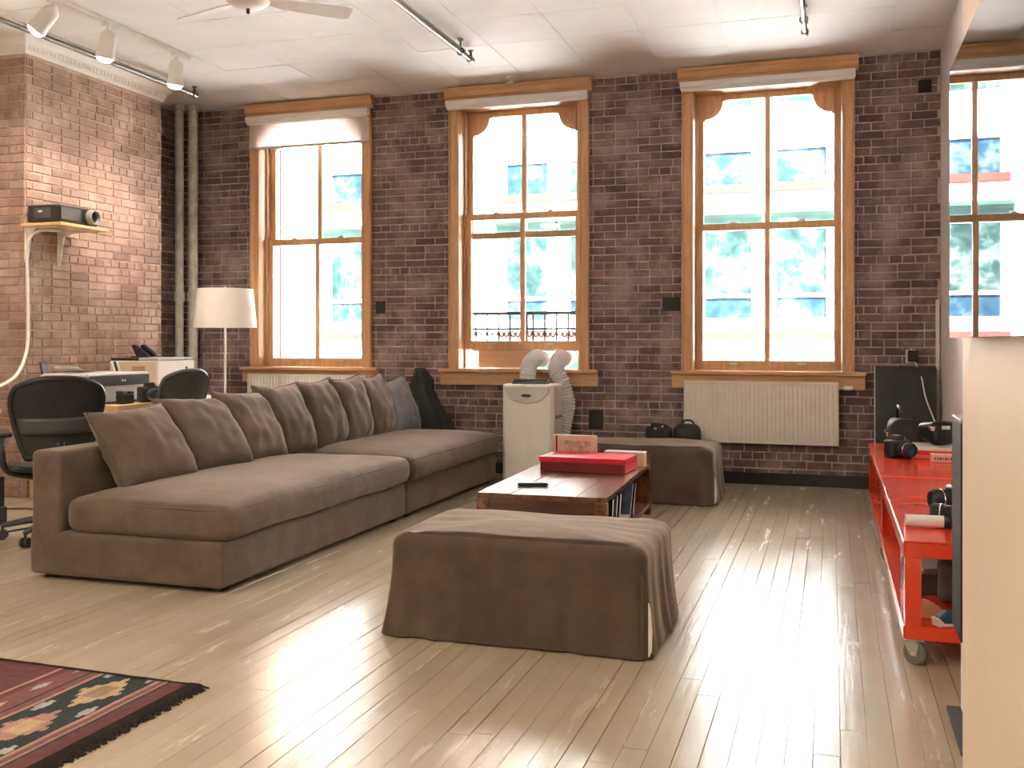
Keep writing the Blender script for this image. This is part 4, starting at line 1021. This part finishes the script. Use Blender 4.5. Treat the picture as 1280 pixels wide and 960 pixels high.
# black garment bag slumped at the window end of the sofa
t = thing('garment_bag', 'black bag slumped against the brick wall behind the blue-grey cushion', 'bag', (-3.50, 8.43, 0))
mb = MB()
def gb(u, v):
    a = 2*PI*u; w_ = 0.34*(1-0.93*v**1.2)+0.02; d = 0.16*(1-0.75*v)+0.015
    n_ = noise.noise(Vector((math.cos(a)*1.6, math.sin(a)*1.6, v*4.5)))*0.085
    return (math.cos(a)*(w_+n_)-0.14*v, math.sin(a)*(d+n_*0.4), 0.005+0.97*v)
mb.grid(40, 26, gb, wrap=True); mb.f += [tuple(range(39, -1, -1)), tuple(range(25*40, 26*40))]; mb.mi += [0, 0]
mb.build('bag_body', BLACKM, t, smooth=True)

# ================================================================ TELEVISION AND SPEAKER (right)
tv = thing('television', 'wide black glossy television on the cream partition reflecting a window', 'television', (0.29, 2.21, 1.575))
MB().box(0.006, 0.038, -0.60, 0.58, -0.345, 0.345).build('housing', BLACK, tv, bev=0.004)
MB().box(0.0, 0.0055, -0.60, 0.58, -0.345, 0.345).build('screen', SCREEN, tv)
MB().box(0.038, 0.0495, -0.2, 0.2, -0.15, 0.15).build('wall_mount', BLACKM, tv)
sp = thing('loudspeaker', 'tall black loudspeaker on a pale pole beside the cream partition', 'loudspeaker', (0.485, 3.50, 0))
MB().box(-0.125, 0.125, -0.33, 0.06, 0.0, 0.018).build('base_plate', BLACKM, sp, bev=0.004)
MB().box(-0.085, -0.03, -0.02, 0.03, 0.019, 0.27).build('pole', WHITE, sp, bev=0.006)
MB().box(-0.10, 0.10, -0.10, 0.13, 0.271, 0.962).build('cabinet', BLACKM, sp, bev=0.004)
MB().box(-0.10, 0.10, -0.10, 0.13, 0.963, 0.975).build('top_cap', MGREY, sp, bev=0.003)
MB().box(-0.09, 0.09, -0.116, -0.101, 0.28, 0.955).build('grille', BLACKM, sp, bev=0.004)

# ================================================================ LEFT CORNER: DESKS, PRINTERS, CHAIRS, LAMP
ds = thing('desk', 'pale pine desk under the projector holding the photo printer', 'desk', (-5.52, 6.55, 0))
MB().box(-0.45, 0.435, -0.40, 0.40, 0.67, 0.74).build('desk_top', PINE, ds, bev=0.004)
for sx in (-0.40, 0.37):
    for sy in (-0.34, 0.34): MB().box(sx-0.03, sx+0.03, sy-0.03, sy+0.03, 0, 0.669).build('leg', PINE, ds, bev=0.003)
dw = thing('desk', 'white desk between the pine desk and the floor lamp', 'desk', (-5.47, 7.33, 0))
MB().box(-0.50, 0.48, -0.36, 0.33, 0.705, 0.74).build('desk_top', WHITE, dw, bev=0.003)
for sx in (-0.45, 0.43):
    for sy in (-0.31, 0.28): MB().box(sx-0.025, sx+0.025, sy-0.025, sy+0.025, 0, 0.704).build('leg', WHITE, dw, bev=0.002)
d3 = thing('desk', 'cream desk corner at the very edge of the photo beside the black chair', 'desk', (-6.0, 4.85, 0))
MB().box(-0.44, 0.43, -0.70, 0.68, 0.715, 0.74).build('desk_top', OFFW, d3, bev=0.003)
MB().box(-0.42, 0.42, 0.62, 0.665, 0.60, 0.714).build('apron', OFFW, d3, bev=0.003)
MB().box(0.37, 0.425, -0.68, 0.60, 0.60, 0.714).build('drawer_front', OFFW, d3, bev=0.003)
for sx in (-0.38, 0.38):
    for sy in (-0.64, 0.61): MB().box(sx-0.03, sx+0.03, sy-0.03, sy+0.03, 0, 0.599).build('leg', DWOOD, d3, bev=0.002)
t = thing('power_adapter', 'small white adapter box on the cream desk corner', 'adapter', (-5.68, 5.42, 0.741))
MB().box(-0.04, 0.04, -0.04, 0.04, 0, 0.085).build('case', WHITE, t, bev=0.008); MB().box(0.0405, 0.044, -0.02, 0.02, 0.03, 0.055).build('socket_face', OFFW, t)

# photo printer
p1 = thing('photo_printer', 'wide silver photo printer with a black front band on the pine desk', 'printer', (-5.58, 6.47, 0.741))
MB().box(-0.20, 0.24, -0.36, 0.36, 0.0, 0.17).build('body', SILVER, p1, bev=0.012)
MB().box(-0.19, 0.235, -0.355, 0.355, 0.171, 0.235).build('upper_body', SILVER, p1, bev=0.012)
MB().box(0.2352, 0.246, -0.33, 0.345, 0.135, 0.215).build('front_band', BLACKM, p1, bev=0.003)
for s in (0.02, 0.05): MB().box(0.2462, 0.249, s-0.008, s+0.008, 0.165, 0.181).build('indicator', PAPER, p1, bev=0.002)
MB().box(-0.19, 0.225, -0.374, -0.3605, 0.015, 0.225).build('end_cover', BEIGEP, p1, bev=0.006)
MB().box(0.245, 0.33, -0.26, 0.30, 0.004, 0.016).build('output_tray', BLACK, p1, bev=0.003)
MB().prism([(-0.24, 0.15), (-0.205, 0.15), (-0.25, 0.32), (-0.265, 0.32)], -0.30, -0.24, 'y').build('paper_support', DGREY, p1)
t = thing('paper_stack', 'curled pale papers lying on top of the photo printer', 'paper', (-5.62, 6.32, 0.977))
MB().grid(10, 6, lambda u, v: (-0.12+0.24*v, -0.13+0.26*u, 0.004+0.05*(1-u)**3)).build('top_sheet', PAPER, t, smooth=True)
MB().box(-0.12, 0.12, -0.06, 0.13, 0, 0.003).build('lower_sheets', PAPER, t)
t = thing('marker_pen', 'white and black pens standing in a clip on the photo printer', 'pens', (-5.60, 6.72, 0.977))
MB().cyl((0, 0, 0.002), (0.0, -0.03, 0.075), 0.009, n=10).build('pen', PAPER, t, auto=True); MB().cyl((0.0, 0.03, 0.002), (0.0, 0.0, 0.08), 0.009, n=10).build('pen', BLACK, t, auto=True); MB().cyl((0, 0.06, 0.002), (0.0, 0.035, 0.075), 0.008, n=10).build('pen', PAPER, t, auto=True)
# laser printer
p2 = thing('laser_printer', 'boxy beige and white laser printer on the white desk', 'printer', (-5.65, 7.30, 0.741))
MB().box(-0.27, 0.215, -0.26, 0.24, 0.0, 0.315).build('body', BEIGEP, p2, bev=0.01)
MB().box(0.2155, 0.232, -0.255, 0.235, 0.01, 0.312).build('front_panel', WHITE, p2, bev=0.004)
MB().box(-0.26, 0.02, -0.25, 0.23, 0.316, 0.338).build('dark_lid', BLACK, p2, bev=0.005)
MB().box(0.022, 0.22, -0.25, 0.23, 0.316, 0.342).build('output_cover', mat('blue_grey_plastic', (0.42, 0.47, 0.53), 0.4), p2, bev=0.008)
MB().box(-0.03, 0.10, -0.2645, -0.2605, 0.20, 0.27).build('vent', mat('vent_brown', (0.40, 0.28, 0.18), 0.6), p2, bev=0.002)
MB().cyl((0.232, 0.12, 0.25), (0.237, 0.12, 0.25), 0.012, n=14).build('button', DGREY, p2, auto=True)
t = thing('handset', 'black handset stand leaning on top of the laser printer', 'handset', (-5.74, 7.25, 1.081))
MB().prism([(-0.02, 0.0), (0.10, 0.0), (0.08, 0.03), (-0.05, 0.115), (-0.075, 0.105)], -0.06, -0.02, 'y').build('cradle_arm', BLACK, t, bev=0.004)
MB().prism([(0.0, 0.0), (0.12, 0.0), (0.10, 0.03), (-0.02, 0.115), (-0.045, 0.105)], 0.02, 0.06, 'y').build('cradle_arm', BLACK, t, bev=0.004)
MB().box(-0.06, 0.12, -0.09, 0.09, 0, 0.012).build('base', BLACK, t, bev=0.003)
# things on the desks
t = thing('lens_pouch', 'black notched lens case in front of the photo printer', 'case', (-5.185, 6.34, 0.741))
MB().box(-0.035, 0.035, -0.065, 0.065, 0, 0.075).build('case_body', BLACK, t, bev=0.008); MB().box(-0.035, 0.035, -0.065, -0.015, 0.0755, 0.10).build('case_lobe', BLACK, t, bev=0.006); MB().box(-0.035, 0.035, 0.02, 0.065, 0.0755, 0.095).build('case_lobe', BLACK, t, bev=0.006)
camera_body((-5.15, 6.58, 0.741), rad(60), 1.25, 'black camera with a big lens on the pine desk beside the white cup').__setitem__('group', 'camera gear on the desk')
t = thing('cup', 'white cylinder cup on the pine desk beside the camera', 'cup', (-5.11, 6.80, 0.741))
MB().lathe([(0.0, 0.0), (0.034, 0.0), (0.036, 0.14), (0.032, 0.14), (0.030, 0.01), (0.0, 0.01)], 22, cap=False).build('cup_body', WHITE, t, auto=True)
MB().lathe([(0.0365, 0.125), (0.038, 0.13), (0.0365, 0.141)], 22, cap=False).build('rim', SILVER, t, auto=True)

# projector on shelf
sh = thing('wall_shelf', 'small pale pine shelf on white brackets on the chimney breast', 'shelf', (PX, 6.40, 2.125))
MB().box(0.012, 0.395, -0.27, 0.27, -0.012, 0.012).build('shelf_board', PINE, sh, bev=0.003)
for yb in (-0.22, 0.12):
    mb = MB().box(0.012, 0.026, yb-0.014, yb+0.014, -0.29, -0.0125); mb.box(0.026, 0.30, yb-0.014, yb+0.014, -0.024, -0.0125)
    mb.prism([(0.026, -0.28), (0.034, -0.28), (0.075, -0.06), (0.12, -0.0245), (0.026, -0.0245)], yb-0.006, yb+0.006, 'y')
    mb.build('bracket', OFFW, sh, bev=0.002)
pr = thing('projector', 'black video projector with a big lens on the pine wall shelf', 'projector', (PX, 6.40, 2.138))
MB().box(0.03, 0.33, -0.225, 0.215, 0.012, 0.145).build('body', BLACK, pr, bev=0.016, seg=3)
MB().box(0.33, 0.336, -0.20, 0.02, 0.03, 0.125).build('front_vent', DGREY, pr, bev=0.003)
MB().box(0.10, 0.26, -0.2275, -0.2245, 0.04, 0.12).build('side_vent', DGREY, pr)
MB().box(0.14, 0.18, -0.2295, -0.2276, 0.085, 0.10).build('badge', SILVER, pr)
M = Matrix.Translation((0.33, 0.13, 0.078)) @ Matrix.Rotation(PI/2, 4, 'Y')
l_ = MB().lathe([(0.062, 0.0), (0.062, 0.03), (0.056, 0.05), (0.048, 0.05), (0.042, 0.02)], 26, M, cap=False).build('lens_barrel', MGREY, pr, auto=True)
MB().lathe([(0.0, 0.03), (0.025, 0.028), (0.043, 0.02)], 24, M, cap=False).build('lens_glass', BLACK, l_, smooth=True)
for sx in (0.06, 0.30):
    for sy in (-0.19, 0.18): MB().cyl((sx, sy, 0.0), (sx, sy, 0.0118), 0.012, n=10).build('foot', DGREY, pr)
cb = MB().tube(spline([(-5.80, 6.35, 2.094), (-5.86, 6.22, 2.09), (-5.915, 6.165, 2.04), (-5.945, 6.15, 1.93), (-5.945, 6.155, 1.7), (-5.935, 6.15, 1.4), (-5.92, 6.12, 1.15), (-5.86, 5.95, 0.96), (-5.75, 5.62, 0.87), (-5.69, 5.44, 0.832)], 10), 0.013, 10).build('projector_cable', OFFW, smooth=True)
tag(cb, 'thick white cable running down the chimney corner from the projector shelf', 'cable')

# floor lamp
lp = thing('floor_lamp', 'slim floor lamp with a white drum shade by the left window', 'lamp', (-5.40, 7.98, 0))
MB().lathe([(0.0, 0), (0.15, 0), (0.15, 0.012), (0.03, 0.02), (0.0, 0.02)], 28, cap=False).build('base', STEEL, lp, auto=True)
MB().cyl((0, 0, 0.02), (0, 0, 1.68), 0.0115, n=12).build('pole', WHITE, lp, auto=True)
MB().lathe([(0.290, 1.35), (0.255, 1.712), (0.251, 1.712), (0.286, 1.35)], 40, cap=False).build('lamp_shade', SHADE, lp, auto=True)
sp_ = MB()
for k in range(3):
    a = 2*PI*k/3; sp_.cyl((0, 0, 1.70), (0.252*math.cos(a), 0.252*math.sin(a), 1.70), 0.003, n=6)
sp_.cyl((0, 0, 1.68), (0, 0, 1.735), 0.008, n=10); sp_.build('finial', STEEL, lp)

# office chairs
def office_chair(loc, rz, lab, mesh_m, frame_m, lumbar, arms=True):
    t = thing('office_chair', lab, 'chair', loc, rz, group='mesh office chairs')      # faces +y locally, back at -y
    def shell(u, v, off=0.0):
        a = 2*u-1; zz = 0.52+0.48*v
        hw2 = 0.255*(0.66+0.34*math.sin(min(1, v*1.25)*PI/2))*(1-0.20*max(0, v-0.8)/0.2*0)
        edge = (1-max(0, (v-0.72)/0.28)**3*0.10)
        y = -0.235-0.05*v-0.05*math.sin(v*PI)*-1*0.6+0.075*a*a+off
        topz = -0.055*max(0, (v-0.55)/0.45)*abs(a)**2.6
        return (a*hw2*edge, y, zz+topz)
    m = MB().grid(18, 18, lambda u, v: shell(u, v)); b = m.build('backrest', mesh_m, t, smooth=True)
    so = b.modifiers.new('thick', 'SOLIDIFY'); so.thickness = 0.010
    loop = [shell(k/20, 1) for k in range(21)] + [shell(1, 1-k/20) for k in range(1, 21)] + [shell(1-k/20, 0) for k in range(1, 21)] + [shell(0, k/20) for k in range(1, 20)]
    MB().tube(loop, 0.019, 8, True).build('back_frame', frame_m, b, smooth=True)
    lb = MB().grid(14, 5, lambda u, v: (lambda p: (p[0]*0.92, p[1]-0.035, p[2]))(shell(u, 0.30+0.2*v))).build('lumbar_pad', lumbar, b, smooth=True)
    lb.modifiers.new('thick', 'SOLIDIFY').thickness = 0.012
    MB().tube(spline([(0, -0.30, 0.62), (0, -0.31, 0.50), (0, -0.22, 0.42), (0, -0.05, 0.40)], 8), 0.028, 10).build('back_spine', frame_m, t, smooth=True)
    st = MB().grid(16, 16, lambda u, v: ((2*u-1)*(0.25-0.02*v), -0.22+0.46*v, 0.455+0.02*(2*u-1)**2-0.05*max(0, v-0.75)*2)).build('seat', mesh_m, t, smooth=True)
    st.modifiers.new('thick', 'SOLIDIFY').thickness = 0.02
    sl = [((2*u-1)*(0.25-0.02*v), -0.22+0.46*v, 0.45+0.02*(2*u-1)**2-0.05*max(0, v-0.75)*2) for u, v in [(k/12, 0) for k in range(13)]+[(1, k/12) for k in range(1, 13)]+[(1-k/12, 1) for k in range(1, 13)]+[(0, 1-k/12) for k in range(1, 12)]]
    MB().tube(sl, 0.018, 8, True).build('seat_frame', frame_m, st, smooth=True)
    MB().box(-0.10, 0.10, -0.14, 0.12, 0.36, 0.425).build('mechanism', BLACK, t, bev=0.02)
    if arms:
        for s in (-1, 1):
            MB().tube(spline([(s*0.12, -0.1, 0.40), (s*0.27, -0.13, 0.45), (s*0.30, -0.14, 0.58), (s*0.29, -0.08, 0.645)], 8), 0.020, 8).build('arm_post', frame_m, t, smooth=True)
            mb = MB(); rbox(mb, 0.045, 0.13, 0.016, 0.014, 4, M=Matrix.Translation((s*0.285, 0.02, 0.66))); weld(mb.build('armrest', BLACK, t, smooth=True))
    MB().cyl((0, 0, 0.10), (0, 0, 0.37), 0.028, n=14).build('gas_column', BLACK, t, auto=True)
    for k in range(5):
        a = 2*PI*k/5+0.3; c, s = math.cos(a), math.sin(a)
        leg = MB().tube([(0.03*c, 0.03*s, 0.125), (0.15*c, 0.15*s, 0.115), (0.30*c, 0.30*s, 0.088)], [0.028, 0.022, 0.016], 8).build('leg', DGREY, t, smooth=True)
        w_ = MB()
        for off in (-0.014, 0.014): w_.cyl((0.30*c-s*(off-0.009), 0.30*s+c*(off-0.009), 0.03), (0.30*c-s*(off+0.009), 0.30*s+c*(off+0.009), 0.03), 0.03, n=16)
        w_.cyl((0.30*c, 0.30*s, 0.03), (0.30*c, 0.30*s, 0.09), 0.008, n=8)
        w_.build('caster', BLACK, leg, auto=True)
    return t
office_chair((-4.60, 4.98, 0), rad(48), 'black mesh office chair behind the near end of the sofa', BLACKM, BLACK, DGREY)
office_chair((-4.84, 6.42, 0), rad(72), 'grey mesh office chair between the sofa and the printers', DGREY, DGREY, MGREY, arms=False).scale = (0.80, 1, 1)
t = thing('computer_tower', 'black box on the floor beneath the desk beside the near office chair', 'box', (-4.72, 4.62, 0.0))
MB().box(-0.09, 0.09, -0.12, 0.10, 0.12, 0.32).build('case', BLACK, t, bev=0.006); MB().box(-0.10, 0.10, -0.13, 0.11, 0.0, 0.119).build('plinth', DGREY, t, bev=0.004)
t.location = (-5.35, 5.15, 0)
for k, (pts, lab) in enumerate((([(-5.6, 5.3, 0.008), (-5.3, 4.75, 0.008), (-5.05, 4.9, 0.008), (-4.98, 5.3, 0.008), (-5.2, 5.6, 0.008)], 'black floor cable looping under the cream desk'), ([(-5.9, 5.6, 0.007), (-5.5, 5.75, 0.007), (-5.2, 5.35, 0.007), (-5.5, 4.9, 0.007)], 'brown floor cable running under the pine desk edge'))):
    o = MB().tube(spline(pts, 10), 0.006, 8).build('floor_cable', [BLACK, DWOOD][k], smooth=True); tag(o, lab, 'cable')

# ================================================================ RUG
MAROON = mat('rug_maroon', (0.105, 0.028, 0.030), 0.95, var=0.25, vscale=30, bscale=300, bstr=0.5)
ROSE = mat('rug_rose', (0.175, 0.062, 0.060), 0.95, var=0.2, vscale=30, bscale=300, bstr=0.5)
PINK = mat('rug_pink', (0.36, 0.20, 0.155), 0.95, var=0.2, vscale=30, bscale=300, bstr=0.5)
GREEN = mat('rug_green', (0.014, 0.026, 0.024), 0.95, var=0.3, vscale=30, bscale=300, bstr=0.5)
CREAM = mat('rug_cream', (0.44, 0.31, 0.17), 0.95, var=0.2, vscale=30, bscale=300, bstr=0.5)
GREYR = mat('rug_grey', (0.34, 0.34, 0.33), 0.95, var=0.2, vscale=30, bscale=300, bstr=0.5)
TAUPE = mat('rug_taupe', (0.27, 0.19, 0.14), 0.95, var=0.2, vscale=30, bscale=300, bstr=0.5)
FRINGE = mat('rug_fringe', (0.020, 0.014, 0.014), 0.95, var=0.3, vscale=60, bscale=200, bstr=0.6)
RM = [MAROON, ROSE, PINK, GREEN, CREAM, GREYR, TAUPE]
def rug_mi(s, y):
    # s: distance in from the fringed end, y: along the end
    if s < 0.105: return 0
    if s < 0.117: return 3
    if s < 0.128: return 6
    if s < 0.150: return 1
    if s < 0.163: return 2
    if s < 0.398:
        c = 0.28; per = 0.33; k = round((y-0.155)/per); yy = y-0.155-k*per
        hs = abs(s-c)
        saw = 0.016*(int(abs(yy)/0.016) % 2)
        d = hs/0.085+abs(yy)/0.155
        stp = 0.02*((int(hs/0.012)) % 2)/0.155
        if d+stp < 1.0:
            if hs < 0.035 and abs(yy) < 0.055: return 6 if k % 2 == 0 else 4
            return 4 if k % 2 == 0 else 2
        for cs in (0.19, 0.37):
            y2 = abs(yy)-per/2
            if abs(s-cs) < 0.010 and abs(y2) < 0.045 or abs(s-cs) < 0.018 and abs(y2) < 0.022: return 5
        return 3
    if s < 0.415: return 2
    if s < 0.445: return 1
    if s < 0.455: return 3
    if s < 0.575:
        yy = ((y-0.08) % 0.2)-0.1
        if abs(s-0.515)/0.02+abs(yy)/0.05 < 1: return 5
        return 1 if s < 0.55 else 0
    if s < 0.583: return 3
    if s < 0.597: return 2
    yy = ((y-0.1) % 0.5)-0.25
    if s > 0.8 and abs(s-0.92)/0.13+abs(yy)/0.19 < 1: return 3
    if s > 1.25: return rug_mi(1.85-s, y) if s < 1.85 else 0
    return 0
rg = thing('rug', 'dark red and green woven rug with diamonds and black fringe on the floor', 'rug', (-2.13, 2.975, 0.0), rad(-1.0))
du, dv = 0.0055, 0.008; nu, nv = int(1.5/du), int(1.75/dv)
mb = MB()
def rz_(s, y): return 0.007+0.0035*noise.noise(Vector((s*5, y*5, 0)))
mb.v = [(-i*du, -j*dv, rz_(i*du, j*dv)) for j in range(nv+1) for i in range(nu+1)]
for j in range(nv):
    for i in range(nu):
        mb.f.append((j*(nu+1)+i, j*(nu+1)+i+1, (j+1)*(nu+1)+i+1, (j+1)*(nu+1)+i)); mb.mi.append(rug_mi((i+.5)*du, (j+.5)*dv))
o = mb.build('woven_field', RM, rg, smooth=True); o.modifiers.new('thick', 'SOLIDIFY').thickness = 0.005
fr_ = MB()
for k in range(420):
    y = -1.75*k/420-R.uniform(0, .004); L = R.uniform(0.025, 0.055); a = R.gauss(0, 0.35)
    fr_.tube([(-0.025, y, 0.011), (0.015, y+0.3*a*L, 0.012), (L*math.cos(a), y+L*math.sin(a), 0.004)], [0.006, 0.005, 0.003], 4)
fr_.build('fringe', FRINGE, rg, kind='stuff')
ed = MB().tube([(-1.5*k/60, 0.002, 0.008+0.002*noise.noise(Vector((k*.4, 0, 0)))) for k in range(61)], 0.005, 6).build('bound_edge', FRINGE, rg, smooth=True)
